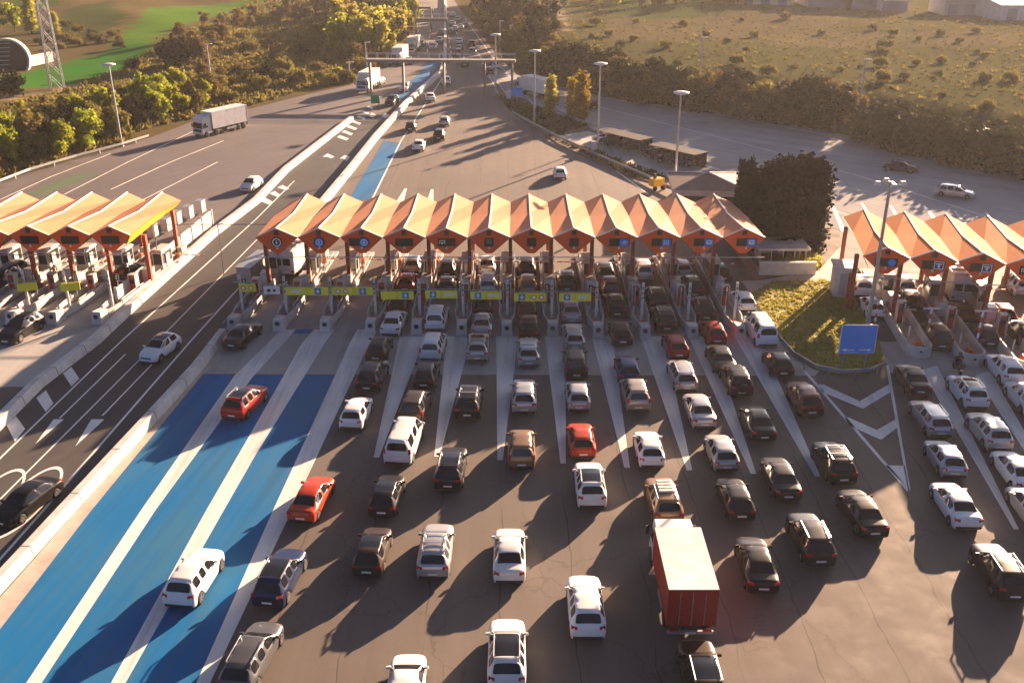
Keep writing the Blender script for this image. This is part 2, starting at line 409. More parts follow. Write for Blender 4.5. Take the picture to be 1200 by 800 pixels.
# blue pre-pay lanes
def ext(l, k=3.2): return l[:-1] + [(l[-1][0] + (l[-1][0]-l[-2][0])*k*15/max(8, l[-1][1]-l[-2][1]), l[-1][1] + k*15)]
B1L = [(240,438),(107,598),(0,737),(-60,815)]
s1l, s1r = [(330,386),(275,440),(165,598),(32,798),(20,815)], [(347,386),(295,443),(182,598),(50,798),(38,815)]
s2l, s2r = [(369,386),(354,402),(300,497),(242,597),(130,800),(120,815)], [(392,386),(382,400),(300,532),(261,600),(147,800),(138,815)]
s3l, s3r = [(419,386),(410,402),(319,600),(230,800),(222,815)], [(443,386),(433,402),(341,600),(246,800),(239,815)]
def band(l, r):
    f = lambda q: ext(q) if q[-1][1] == 815 else q
    return P2(f(l)) + P2(f(r)[::-1])
tri_sheet('blue_lane', [band(B1L, [(275,439),(165,598),(32,798),(20,815)])], .010, M['blue'], 'blue prepaid lanes before the toll')
tri_sheet('blue_lane', [band([(296,439),(182,598),(50,798),(38,815)], [(333,439),(300,497),(242,597),(130,800),(120,815)])], .010, M['blue'], 'blue prepaid lanes before the toll')
tri_sheet('blue_lane', [band([(358,439),(300,532),(261,600),(147,800),(138,815)], [(394,439),(319,600),(230,800),(222,815)])], .010, M['blue'], 'blue prepaid lanes before the toll')
tri_sheet('blue_mark', [P2([(338,386),(367,386),(362,391),(333,391)])], .010, M['blue'])
tri_sheet('blue_lane', [P2([(450,165),(472,168),(432,235),(410,232)])], .010, M['blue'], 'blue lanes beyond the toll')
tri_sheet('blue_lane', [P2([(503,70),(519,70),(478,123),(462,113),(480,96),(492,86)])], .012, M['blue'], 'blue lanes beyond the toll')
for l, r in ((s1l,s1r),(s2l,s2r),(s3l,s3r)):
    tri_sheet('lane_marking', [band(l, r)], .014, M['white_worn'], 'white stripes between the blue lanes')
tri_sheet('gutter', [band([(262,400),(232,440),(115,570),(0,700),(-50,757),(-115,830)], [(258,420),(238,438),(107,598),(0,737),(-60,815)])], .007, M['gutter'])
for a, b, t in ((470,497,(441,536)),(525,551,(512,535)),(583,606,(586,539)),(640,661,(660,543)),(695,716,(735,548)),(752,776,(808,551)),(808,832,(883,555)),(862,888,(958,558))):
    tri_sheet('lane_marking', [P2([(a-1.5,394),(b+1.5,394),(t[0]+3.2,t[1]),(t[0]-3.2,t[1])])], .014, M['white_worn'], 'white wedges before the toll islands')
for q in ([(1080,434),(1098,428),(1194,620),(1188,620)], [(1143,440),(1160,434),(1260,610),(1254,610)], [(474,221),(477,221),(472,240),(462,240)], [(505,222),(508,222),(508,236),(500,236)],
          [(972,236),(976,238),(992,272),(986,272)], [(1008,237),(1011,238),(1028,262),(1021,262)], [(1042,241),(1045,241),(1062,266),(1055,266)], [(1083,243),(1086,243),(1108,268),(1101,268)], [(1117,247),(1120,247),(1142,272),(1136,272)], [(1154,249),(1157,249),(1180,276),(1173,276)]):
    tri_sheet('lane_marking', [P2(q)], .014, M['white_worn'], 'white wedges around the toll islands')
z4 = lambda l: [(900 + x/4, 400 + y/4) for x, y in l]
for q in ([(165,140),(180,140),(668,700),(655,706)], [(552,112),(566,110),(668,700),(657,704)], [(236,200),(262,203),(430,280),(568,200),(578,236),(445,315),(250,236)], [(357,355),(380,357),(510,415),(598,365),(604,405),(530,461),(386,397)], [(548,580),(642,582),(660,690)]):
    tri_sheet('gore_marking', [P2(z4(q))], .012, M['white'], 'chevron area by the grass island')
def stripe(pts, w, z=.016, name='lane_line', m='white', grp=None):
    P = P2(pts); n = len(P); a = []; b = []
    for i in range(n):
        d = (P[min(i+1,n-1)] - P[max(i-1,0)]).normalized(); nn = Vector((-d.y, d.x, 0))*w/2
        a.append(P[i]+nn); b.append(P[i]-nn)
    return tri_sheet(name, [a + b[::-1]], z, M[m], grp)
for l, w in (([(-30,566),(0,537),(142,400),(300,257),(345,212)], .16), ([(70,490),(147,415)], .13), ([(-20,605),(20,565),(170,415),(197,387),(300,282),(350,232)], .13), ([(120,487),(178,427)], .13), ([(-30,690),(0,655),(47,602),(225,398),(272,346),(318,297)], .18)):
    stripe(l, w, grp='thin white lines on the dark road')
for q in ([(295,150),(335,120),(372,175),(335,210)], [(170,265),(215,228),(250,290),(215,330)], [(30,390),(75,350),(118,410),(70,470)], [(165,482),(252,365),(300,365)], [(353,492),(428,365),(490,365)]):
    tri_sheet('road_mark', [P2([(x/4, 400+y/4) for x, y in q])], .018, M['white'], 'white blocks and arrows on the dark road')
for q in ([(306,236),(311,232),(320,237),(315,240)], [(316,227),(322,224),(329,229),(325,231)], [(325,220),(331,217),(339,221),(335,223)]):
    tri_sheet('road_mark', [P2(q)], .018, M['white'], 'white blocks and arrows on the dark road')
for i in range(9):
    t = i/8; x, y = 395 + 46*t, 161 - 47*t; k = 1-.5*t
    tri_sheet('road_mark', [P2([(x,y),(x+3*k,y-2.5*k),(x+14*k,y+1.5*k),(x+11*k,y+4*k)])], .018, M['white'], 'hatching beside the left median')
for q in ([(378,184),(384,180),(392,184),(388,186),(384,184)], [(398,186),(404,182),(410,184),(406,189),(402,186)], [(432,136),(436,132),(441,135),(437,138)], [(447,137),(452,133),(457,135),(452,139)]):
    tri_sheet('road_mark', [P2(q)], .018, M['white'], 'direction arrows on the dark road')
def ring(px, py, along, a, b, w):
    c = at(px, py); d = (at(*along) - c).normalized(); n = Vector((-d.y, d.x, 0)); k = 40
    vs = []
    for i in range(k):
        e = d*math.cos(2*PI*i/k); f = n*math.sin(2*PI*i/k)
        vs += [c + e*a + f*b, c + e*(a-w*2.2) + f*(b-w)]
    mb = MB().add([(v.x,v.y,.018) for v in vs], [(2*i, 2*i+1, (2*i+3) % (2*k), (2*i+2) % (2*k)) for i in range(k)])
    tag(mb.build('speed_ring', M['white'], fix=False), kind='structure', group='painted speed rings on the dark road')
ring(31, 587, (75,537), 4.1, 1.35, .15); ring(-12, 590, (30,540), 4.1, 1.35, .15)
for l in ([(0,234),(60,207),(130,180)], [(75,228),(150,190),(235,150)], [(130,222),(200,190),(262,165)], [(160,238),(255,190)], [(-50,275),(0,247),(40,232)]):
    stripe(l, .2, .010, 'lane_line', 'white_worn', 'faded lines beyond the left toll')
tri_sheet('green_strip', [P2([(30,226),(90,204),(118,203),(45,232)])], .009, road_paint('green_road_paint', (.10,.15,.09), (.14,.13,.11), (.45,.65)))
for l in ([(560,62),(585,112)], [(573,85),(600,118),(640,142)]): stripe(l, .18, .010, 'lane_line', 'white_worn', 'edge lines of the ramp')
for l in ([(545,22),(575,64),(640,140),(760,228)], [(518,60),(523,85),(470,165),(434,238)]): stripe(l, .22, .012, 'lane_line', 'white', 'edge lines of the motorway')
for k, (x0,y0,x1,y1) in enumerate([(531,24,545,72),(524,30,530,72),(508,10,500,66),(497,12,482,66)]):
    for i in range(7):
        a = i/7; b = a + .06
        stripe([(x0+(x1-x0)*a, y0+(y1-y0)*a), (x0+(x1-x0)*b, y0+(y1-y0)*b)], .25, .014, 'lane_line', 'white', 'dashed lane lines of the motorway')
for l in ([(700,114),(825,131),(900,145),(1000,164),(1100,185),(1187,204),(1300,237)], [(660,138),(740,168),(840,198),(960,240),(1010,258)], [(650,112),(760,140),(900,176),(1040,216),(1180,262)]):
    stripe(l, .2, .012, 'lane_line', 'white', 'thin lane lines of the right ramp')
# verges and islands (raised 0.12 behind a kerb)
def verge(name, pts, m, h=.12):
    P = P2(pts); mb = MB().prism([(p.x,p.y) for p in P], -.02, h); o = mb.build(name, m); tag(o, kind='structure'); return o
verge('verge', [(583,112),(596,117),(620,124),(650,133),(692,149),(680,153),(652,160),(640,158),(618,145),(600,132)], M['soil'])
verge('verge', [(640,159),(660,162),(700,178),(740,196),(790,212),(792,222),(740,208),(690,186),(655,170)], M['soil'])
verge('pavement', [(652,160),(690,154),(790,190),(840,208),(850,216),(795,214),(740,196),(700,178)], M['apron'], .06)
ISL = [(880,345),(905,331),(965,329),(985,336),(1003,352),(1020,385),(1036,420),(1034,432),(1018,438),(985,440),(955,433),(930,418),(908,392)]
tri_g = verge('grass_island', ISL, mat('island_turf', (.36,.31,.1), .95, var=.2, scale=.6))
verge('pavement', [(888,330),(960,318),(975,300),(985,290),(990,332),(966,330),(905,331)], M['gutter'], .1)
verge('pavement', [(868,330),(905,330),(880,345)], M['gutter'], .1)
tri_sheet('side_yard', [P2([(850,260),(960,250),(985,275),(985,318),(888,330),(868,326)])], .006, M['soil'])
tri_sheet('brick_path', [P2([(858,290),(868,288),(898,325),(886,330)])], .012, mat('brick_paving', (.3,.17,.12), .85, var=.15, scale=1))

# ------------------------------------------------------------------ toll canopies
PROF = [(0.0, 7.13, 6.25, 4.78), (7.4, 6.3, 6.02, 4.75), (14.6, 6.25, 5.35, 4.45)]     # depth, ridge, valley, keel
def canopy(origin, s, n, rz, label, roofm, col_every, end_left=None, end_right=None):
    root = tag(empty('toll_canopy', origin, rz), label, 'toll canopy')
    h = s/2 - .012
    for k in range(n):
        x = k*s; mb = MB(); vs = []
        for d, r, v, b in PROF: vs += [(x, d, r), (x+h, d, v), (x+.25, d, b), (x-.25, d, b), (x-h, d, v)]
        fs = []; mi = []
        for j in range(2):
            for q in range(5): fs.append((j*5+q, j*5+(q+1) % 5, (j+1)*5+(q+1) % 5, (j+1)*5+q))
        mb.add(vs, fs + [(4,3,2,1,0), (10,11,12,13,14)])
        mod = mb.build('roof_module', roofm, root)
        cap = MB()
        for (d0,r0,_,_), (d1,r1,_,_) in zip(PROF, PROF[1:]):
            cap.hexa([(x-.09,d0,r0-.03),(x+.09,d0,r0-.03),(x+.09,d1,r1-.03),(x-.09,d1,r1-.03)], [(x-.06,d0,r0+.05),(x+.06,d0,r0+.05),(x+.06,d1,r1+.05),(x-.06,d1,r1+.05)])
        d, r, v, b = PROF[0]
        for sg in (-1, 1):      # pressed edge trim over the gable
            e0, e1 = (x, -.1), (x+sg*h, -.1)
            cap.hexa([(x,-.1,r-.01),(x+sg*h,-.1,v-.01),(x+sg*h,.1,v-.01),(x,.1,r-.01)], [(x,-.1,r+.07),(x+sg*h,-.1,v+.07),(x+sg*h,.1,v+.07),(x,.1,r+.07)])
        cap.build('ridge_cap', M['ridge'], mod)
        fa = MB()
        ring_ = [(x, r-.02), (x+h, v-.01), (x+.3, b), (x-.3, b), (x-h, v-.01)]
        fa.add([(p[0], -.07, p[1]) for p in ring_] + [(p[0], -.004, p[1]) for p in ring_], [(0,1,2,3,4), (9,8,7,6,5)] + [(i,5+i,5+(i+1)%5,(i+1)%5) for i in range(5)])
        fa.build('fascia', M['fascia'], root)
        fl = MB().box(x-.2, x+.2, -.14, -.072, r-.55, r-.2).box(x-.26, x+.26, -.16, -.142, r-.6, r-.56)
        fl.build('vent', M['dark_steel'], root)
    for sg, m_, k in ((-1, end_left, 0), (1, end_right, n-1)):
        if m_:
            x = k*s + sg*h; mb = MB(); a = []; c = []
            for d, r, v, b in PROF: a.append((x+sg*.02, d, v+.03)); c.append((x+sg*.02 - sg*.55, d, b+.35 if d else b+.5))
            vs = a + c + [(p[0]+sg*.05, p[1], p[2]) for p in a+c]
            mb.add(vs, [(0,1,4,3),(1,2,5,4),(6,7,10,9),(7,8,11,10),(0,1,7,6),(1,2,8,7),(3,4,10,9),(4,5,11,10),(0,3,9,6),(2,5,11,8)])
            mb.build('end_panel', m_, root)
    for k in col_every:
        for y, hh in ((3.2, 5.3), (11.6, 5.2)):
            x = k*s
            MB().box(x-.17, x+.17, y-.22, y+.22, 0, hh).box(x-.3, x+.3, y-.34, y+.34, 0, .35).build('column', M['column'], root)
    MB().box(-s*.5, (n-.5)*s, -.5, -.42, 4.5, 4.56).build('cable_tray', M['steel'], root)
    return root
c0 = at(323, 267.5, 7.13); c1 = at(873, 267.5, 7.13); SP = (c1.x - c0.x)/11
CAN = canopy((c0.x, c0.y, 0), SP, 12, 0, 'long zigzag salmon toll canopy of twelve gables across the middle lanes', M['roof_orange'], [k+.5 for k in range(-1, 11)], None, None)
l0 = at(127, 265, 7.13); LS = l0.x - at(79.5, 265, 7.13).x
canopy((l0.x - 4*LS, l0.y, 0), LS, 5, 0, 'salmon zigzag toll canopy at the left edge with a yellow end panel', M['roof_orange'], [k+.5 for k in range(-1, 5)], None, M['fascia_yellow'])
r0 = at(1041, 290, 7.13); r1 = at(1153, 296.5, 7.13); RS = (r1-r0).length/2; RZ = math.atan2(r1.y-r0.y, r1.x-r0.x)
canopy((r0.x, r0.y, 0), RS, 5, RZ, 'orange zigzag toll canopy at the right edge beside the blue board', M['roof_amber'], [k+.5 for k in range(-1, 5)], M['column'], None)

# ---- lane signs on the gables
def disc(mb, x, y, z, r, th=.03, n=20): return mb.lathe([(r, 0), (r, th)], n, (x, y, z), 'y')
def lane_sign(base, kind, label, rz=0, group='lane signs on the canopy gables'):
    root = tag(empty('lane_sign', base, rz), label, 'sign', group)
    y = -.16
    if kind in ('ring', 'blue_ring', 'led_blue_ring'):
        ox = .0 if kind != 'led_blue_ring' else .22
        mb = MB(); disc(mb, ox, y, 0, .5, .1, 24); mb.build('board', M['sign_black'], root)
        if kind == 'led_blue_ring': MB().box(-1.15, -.18, y+.02, y+.1, -.36, .36).build('display', M['sign_black'], root)
        mb = MB(); disc(mb, ox, y-.012, 0, .40, .01); mb.build('face', M['sign_white' if kind == 'ring' else 'sign_blue'], root)
        mb = MB(); disc(mb, ox, y-.02, 0, .30, .007); mb.build('disc', M['sign_black' if kind == 'ring' else 'sign_white'], root)
        mb = MB(); disc(mb, ox, y-.028, 0, .24, .007); mb.build('centre', M['trim' if kind == 'ring' else 'sign_blue'], root)
        mb = MB().box(ox-.04, ox+.04, y-.04, y-.03, -.02, .19).add([(ox-.13,y-.04,.02),(ox+.13,y-.04,.02),(ox,y-.04,-.17)], [(0,1,2)]); mb.build('arrow', M['sign_white'], root)
    elif kind in ('wide', 'wide_icon'):
        MB().box(-.8, .8, y, y+.1, -.36, .36).build('board', M['sign_black'], root)
        if kind == 'wide_icon':
            mb = MB().box(-.68, -.12, y-.012, y-.002, -.16, .2); mb.build('face', M['sign_pale'], root)
            mb = MB().box(-.62, -.2, y-.02, y-.013, .02, .12); disc(mb, -.55, y-.022, -.1, .07, .01, 10); disc(mb, -.25, y-.022, -.1, .07, .01, 10); mb.build('pictogram', M['sign_black'], root)
    elif kind == 'square':
        MB().box(-.42, .42, y, y+.1, -.4, .4).build('board', M['sign_black'], root)
    elif kind == 'square_lines':
        MB().box(-.42, .42, y, y+.1, -.4, .4).build('board', M['sign_black'], root)
        mb = MB()
        for z in (.2, .05, -.1): mb.box(-.28, .28, y-.012, y-.002, z, z+.05)
        mb.build('display_line', M['shed'], root)
    else:
        MB().box(-.92, .92, y, y+.1, -.36, .36).build('board', M['sign_black'], root)
        if kind in ('blue_square', 'blue_lines', 'blue_window'):
            MB().box(.04, .84, y-.012, y-.002, -.32, .32).build('face', M['sign_blue'], root)
            mb = MB()
            if kind == 'blue_square': mb.box(.2, .68, y-.022, y-.013, -.05, .05).box(.38, .5, y-.022, y-.013, -.2, .2)
            elif kind == 'blue_lines':
                for x in (.18, .36, .54): mb.box(x, x+.08, y-.022, y-.013, -.22, .22)
            else: mb.box(.2, .68, y-.018, y-.013, -.18, .2)
            mb.build('pictogram', M['sign_pale'], root)
            if kind == 'blue_window': MB().add([(.3,y-.024,.1),(.58,y-.024,.1),(.44,y-.024,-.1)], [(0,1,2)]).build('arrow', M['sign_blue'], root)
        elif kind == 'blue_round':
            mb = MB(); disc(mb, .46, y-.012, 0, .33, .01); mb.build('face', M['sign_blue'], root)
        elif kind == 'white_t':
            MB().box(.04, .84, y-.012, y-.002, -.34, .34).build('face', M['sign_white'], root)
            MB().box(.12, .76, y-.02, y-.013, -.27, .27).build('field', M['sign_navy'], root)
            MB().box(.2, .68, y-.03, y-.021, .08, .18).box(.38, .5, y-.03, y-.021, -.08, .08).add([(.26,y-.03,-.04),(.62,y-.03,-.04),(.44,y-.03,-.22)], [(0,1,2)]).build('pictogram', M['sign_white'], root)
    mb = MB().tube((0, y-.06, -.42), (0, y+.1, -.42), .05, n=6).lathe([(.1,-.62),(.13,-.5),(.04,-.44)], 8, (0, y-.02, 0)); mb.build('lane_lamp', M['sign_pale'], root)
    return root
SIGN = [('ring', 'round black sign with a white ring and arrow, leftmost gable of the middle canopy'),
        ('blue_ring', 'round blue arrow sign without a side display, on the second gable from the left'),
        ('led_blue_ring', 'black display with a round blue arrow sign, third gable from the left'),
        ('wide', 'wide blank black display on the fourth gable of the middle canopy'),
        ('wide_icon', 'wide black display with a white vehicle pictogram, on the fifth gable'),
        ('square_lines', 'square black display with faint lines, on the sixth gable of the middle canopy'),
        ('square', 'small blank black square display, left one of the two near the canopy middle'),
        ('square', 'small blank black square display, right one of the two near the canopy middle'),
        ('blue_square', 'black display with a blue square and pale cross, on the ninth gable'),
        ('blue_lines', 'black display with a blue square of pale bars, on the tenth gable'),
        ('blue_window', 'black display with a blue square around a pale window, second gable from right'),
        ('blue_window', 'black display with a blue square, on the rightmost gable of the middle canopy')]
for k, (kd, lb) in enumerate(SIGN): lane_sign((c0.x + k*SP + (.25 if 'blue_' in kd and 'ring' not in kd else 0), c0.y, 5.85), kd, lb)
for k, kd, lb in ((1,'square','narrow black display on the far left canopy, beside the frame edge'), (2,'wide','wide black display on the left canopy, second gable from its yellow end'), (3,'wide','wide black display on the left canopy, third gable counted from its yellow end'), (4,'wide','wide black display next to the yellow end of the left canopy')):
    k2 = {1:1, 3:2, 2:3, 4:4}[k]; lane_sign((l0.x - (4-k2)*LS, l0.y, 5.85), kd, lb)
ux, uy = math.cos(RZ), math.sin(RZ)
for k, kd, lb in ((0,'blue_round','black display with a round blue light, first gable of the right canopy'), (1,'white_t','white framed navy lane sign on the second gable of the right canopy'), (2,'white_t','white framed navy lane sign on the third gable of the right canopy'), (3,'wide_icon','black display with a pale pictogram at the right edge of the photo')):
    lane_sign((r0.x + k*RS*ux, r0.y + k*RS*uy, 5.85), kd, lb, RZ)

# ------------------------------------------------------------------ toll islands
def make_island(length, right_rail=True):
    root = empty('toll_island', (0,0,0))
    MB().hexa([(-.47,0,0),(.47,0,0),(.47,1.5,0),(-.47,1.5,0)], [(-.42,.22,1.15),(.42,.22,1.15),(.44,1.5,1.0),(-.44,1.5,1.0)]).box(-.52,.52,-.06,1.5,0,.16).build('nose', M['concrete_pale'], root, bevel=.05)
    mb = MB(); mb.lathe([(.2,0),(.2,.05)], 16, (0, .06, .74), 'y'); mb.build('nose_lamp', M['trim'], root)
    MB().prism([(-.46,1.5),(.46,1.5),(.72,3.2),(.72,length),(-.72,length),(-.72,3.2)], 0, .22).build('deck', M['concrete'], root)
    for sg in ((-1, 1) if right_rail else (-1,)):
        mb = MB().wall([(sg*.42,1.5),(sg*.7,3.3),(sg*.7,length*.55)], .13, .22, .9, .1); mb.build('side_wall', M['concrete_pale'], root)
        rl = MB().box(sg*.7-.05, sg*.7+.05, length*.55, length-2, .62, .9)
        for i in range(5):
            y = length*.55 + .1 + (length*.45-2.4)*i/4; rl.box(sg*.7-.045, sg*.7+.045, y, y+.09, .22, .62)
        rl.build('hand_rail', M['steel'], root)
    for i in range(5):
        y = 4.4 + i*3.6; MB().tube((-.55,y,.22),(-.55,y,1.15),.07,n=8).tube((-.55,y,1.15),(-.55,y,1.2),.075,.05,n=8).build('bollard', M['white_wall'], root)
    MB().box(.28,.36,4.2,12.2,.72,.86).box(.28,.36,4.2,4.3,.22,.72).box(.28,.36,8.1,8.2,.22,.72).box(.28,.36,12.1,12.2,.22,.72).build('guide_rail', M['concrete_pale'], root)
    MB().box(-.25,.25,17.4,18.6,.22,1.3).box(-.29,.29,17.35,18.65,1.3,1.36).build('locker', M['booth'], root)
    cr = MB().hexa([(-.3,1.55,.22),(.3,1.55,.22),(.42,2.6,.22),(-.42,2.6,.22)], [(-.2,1.6,.62),(.2,1.6,.62),(.3,2.5,.7),(-.3,2.5,.7)]); cr.build('crash_cushion', M['red'], root, bevel=.05)
    return root
def post(root, x, y, h, m2='trim'):
    p = MB().box(x-.11, x+.11, y-.06, y+.06, .22, h).build('marker_post', M['white_wall'], root)
    d = MB()
    for i in range(3): d.box(x-.06, x+.06, y-.068, y-.061, h-1.5+i*.45, h-1.36+i*.45)
    d.build('marker_dot', M[m2], p)
ISLX = [272,325.6,380.6,434,488,541,594,647.5,701,756,812,868]
ISLY = [381,383,384,385.5,386.5,387.5,388,388.5,390.5,391.5,391.5,391.5]
isl0 = make_island(21); post(isl0, .02, 3.1, 4.0); KIDS[isl0.name] = list(isl0.children)
KIDS.clear()
ISLP = []
def prep(root):          # remember the family so that copies need no scene update
    def kids(o): return [c for c in bpy.data.objects if c.parent == o]
    def rec(o):
        KIDS[o.name] = kids(o)
        for c in KIDS[o.name]: rec(c)
    rec(root)
prep(isl0)
for k in range(12):
    o = isl0 if k == 0 else copy_tree(isl0)
    p = at(ISLX[k], ISLY[k]+6, 0); o.location = p; ISLP.append(p)
    o.rotation_euler.z = -math.radians(max(0, 4-k*.8))
    tag(o, 'concrete toll island with blunt nose, ' + ('rightmost' if k == 11 else 'leftmost' if k == 0 else ORD[k] + ' from the left') + ' under the middle canopy', 'toll island', 'toll islands of the middle plaza')
LEFTI = [(-88,376),(-38,376),(12,376),(61,377),(113,377)]
LP_ = []
for k, (x, y) in enumerate(LEFTI):
    o = copy_tree(isl0); p = at(x, y+4); o.location = p; o.rotation_euler.z = -math.radians(7); LP_.append(p)
    tag(o, ['grey toll island beyond the left edge of the frame', 'toll island cut by the left edge of the frame', 'grey toll island behind the black car with a white roof, at far left', 'grey toll island between two lanes of the left plaza, second from the dark road', 'grey toll island next to the white wall of the dark road'][k], 'toll island', 'toll islands of the left plaza')
def make_round_island(length):
    root = empty('toll_island', (0,0,0))
    arc = [(-.95, 13)] + [(.95*-math.cos(PI*i/10), 1.0 - .95*math.sin(PI*i/10)) for i in range(11)] + [(.95, 13)]
    MB().wall(arc, .2, 0, 1.0, .14).build('nose_wall', M['concrete_pale'], root)
    MB().prism([(-.82,1.0),(-.5,.35),(0,.12),(.5,.35),(.82,1.0),(.82,length),(-.82,length)], 0, .2).build('deck', M['concrete'], root)
    MB().hexa([(-.3,.9,.2),(.3,.9,.2),(.3,1.9,.2),(-.3,1.9,.2)], [(-.2,1.0,.95),(.2,1.0,.95),(.2,1.8,.95),(-.2,1.8,.95)]).build('crash_cushion', M['orange'], root, bevel=.06)
    for sg in (-1, 1):
        rl = MB().wall([(sg*.95,13.1),(sg*.95,length-2)], .07, .55, .85)
        for i in range(5): rl.box(sg*.95-.04, sg*.95+.04, 13.3+i*1.3, 13.38+i*1.3, .2, .55)
        rl.build('hand_rail', M['steel'], root)
    for i in range(4): MB().tube((0,4+i*3.2,.2),(0,4+i*3.2,1.2),.07,n=8).build('bollard', M['white_wall'], root)
    MB().lathe([(.1,0),(.1,.04)], 12, (0,-.06,.62), 'y').build('nose_lamp', M['trim'], root)
    return root
isr0 = make_round_island(21); prep(isr0)
RIGHTI = [(1078,420),(1141,429),(1206,438)]
RP_ = []
for k, (x, y) in enumerate(RIGHTI):
    o = isr0 if k == 0 else copy_tree(isr0); p = at(x, y); o.location = p; o.rotation_euler.z = -math.radians(7); RP_.append(p)
    tag(o, ['toll island nearest the blue board, on the right plaza', 'toll island between the two white suvs of the right plaza', 'toll island at the right edge of the frame'][k], 'toll island', 'toll islands of the right plaza')

# booths, barriers and pay machines on the islands
def make_booth():
    r = empty('toll_booth', (0,0,0))
    MB().box(-.5,.5,-1.1,1.1,.22,1.15).box(-.5,-.42,-1.1,-1.02,1.15,2.3).box(.42,.5,-1.1,-1.02,1.15,2.3).box(-.5,-.42,1.02,1.1,1.15,2.3).box(.42,.5,1.02,1.1,1.15,2.3).box(-.5,.5,-1.1,1.1,2.3,2.5).build('cabin', M['booth'], r)
    MB().box(-.46,.46,-1.06,1.06,1.15,2.3).build('window', M['booth_glass'], r)
    MB().hexa([(-.62,-1.25,2.5),(.62,-1.25,2.5),(.62,1.25,2.5),(-.62,1.25,2.5)], [(-.5,-1.05,2.68),(.5,-1.05,2.68),(.5,1.05,2.68),(-.5,1.05,2.68)]).build('roof', M['booth'], r)
    MB().box(.5,.56,-.3,.35,.25,2.05).build('door', M['concrete_pale'], r)
    return r
def make_machine():
    r = empty('pay_machine', (0,0,0))
    MB().box(-.28,.28,-.3,.3,.22,1.95).build('cabinet', M['red'], r, bevel=.04)
    MB().box(-.36,-.29,-.34,.34,.22,2.05).box(.29,.36,-.34,.34,.22,2.05).box(-.36,.36,-.34,.34,2.05,2.13).build('frame', M['booth'], r)
    MB().box(-.18,.18,-.32,-.302,1.25,1.65).build('screen', M['booth_glass'], r)
    return r
def make_boom():
    r = empty('boom_barrier', (0,0,0))
    MB().box(-.16,.16,-.16,.16,.22,1.15).build('housing', M['orange'], r, bevel=.03)
    a = MB()
    for i in range(6): a.box(.2+i*.42, .2+(i+1)*.42, -.03, .03, 1.0, 1.1, i % 2)
    a.build('arm', [M['sign_white'], M['sign_red']], r)
    return r
def make_cab():
    r = empty('equipment_cabinet', (0,0,0))
    MB().box(-.4,.4,-.55,.55,.22,1.6).build('cabinet', M['booth'], r, bevel=.03); MB().box(-.3,.3,-.568,-.552,.4,1.45).build('door', M['concrete_pale'], r)
    MB().box(-.44,.44,-.6,.6,1.6,1.66).build('lid', M['steel'], r)
    return r
def make_loop():
    r = empty('height_gauge', (0,0,0))
    MB().tube((0,0,.22),(0,0,2.9),.05,n=6).build('pole', M['steel'], r); MB().box(-.18,.18,-.05,.05,2.3,2.85).build('signal_head', M['trim'], r)
    mb = MB(); disc(mb, 0, -.07, 2.68, .08, .018, 10); disc(mb, 0, -.07, 2.46, .08, .018, 10); mb.build('signal_lamp', M['sign_pale'], r)
    return r
booth0, mach0, boom0, cab0, sig0 = make_booth(), make_machine(), make_boom(), make_cab(), make_loop()
for o in (booth0, mach0, boom0, cab0, sig0): prep(o)
used = set()
def place(proto, p, rz, label, cat, group):
    o = proto if proto.name not in used else copy_tree(proto); used.add(proto.name)
    o.location = p; o.rotation_euler.z = rz; return tag(o, label, cat, group)
def furnish(P, rot, where, names):
    for k, p in enumerate(P):
        rz = rot(k); c, s_ = math.cos(rz), math.sin(rz)
        def q(x, y): return Vector((p.x + c*x - s_*y, p.y + s_*x + c*y, 0))
        nm = names(k); g = where
        place(booth0, q(0, 13.6), rz, 'pale toll booth under the %s, %s' % (g, nm), 'toll booth', 'toll booths under the ' + g)
        place(mach0, q(.0, 7.4), rz, 'red pay machine under the %s, %s' % (g, nm), 'pay machine', 'pay machines under the ' + g)
        place(cab0, q(.0, 10.4), rz, 'pale equipment cabinet under the %s, %s' % (g, nm), 'cabinet', 'equipment cabinets under the ' + g)
        place(boom0, q(.45, 16.2), rz, 'red and white boom under the %s, %s' % (g, nm), 'barrier', 'booms under the ' + g)
        place(sig0, q(-.35, 5.2), rz, 'lane signal pole under the %s, %s' % (g, nm), 'signal', 'lane signals under the ' + g)
rotm = lambda k: -math.radians(max(0, 4-k*.8))
furnish(ISLP, rotm, 'middle canopy', lambda k: 'leftmost island' if k == 0 else 'rightmost island' if k == 11 else ORD[k] + ' island from left')
furnish(LP_, lambda k: -math.radians(7), 'left canopy', lambda k: ORD[4-k] + ' island from the dark road')
furnish(RP_, lambda k: -math.radians(7), 'right canopy', lambda k: ['island nearest the blue board', 'second island', 'island at the frame edge'][k])

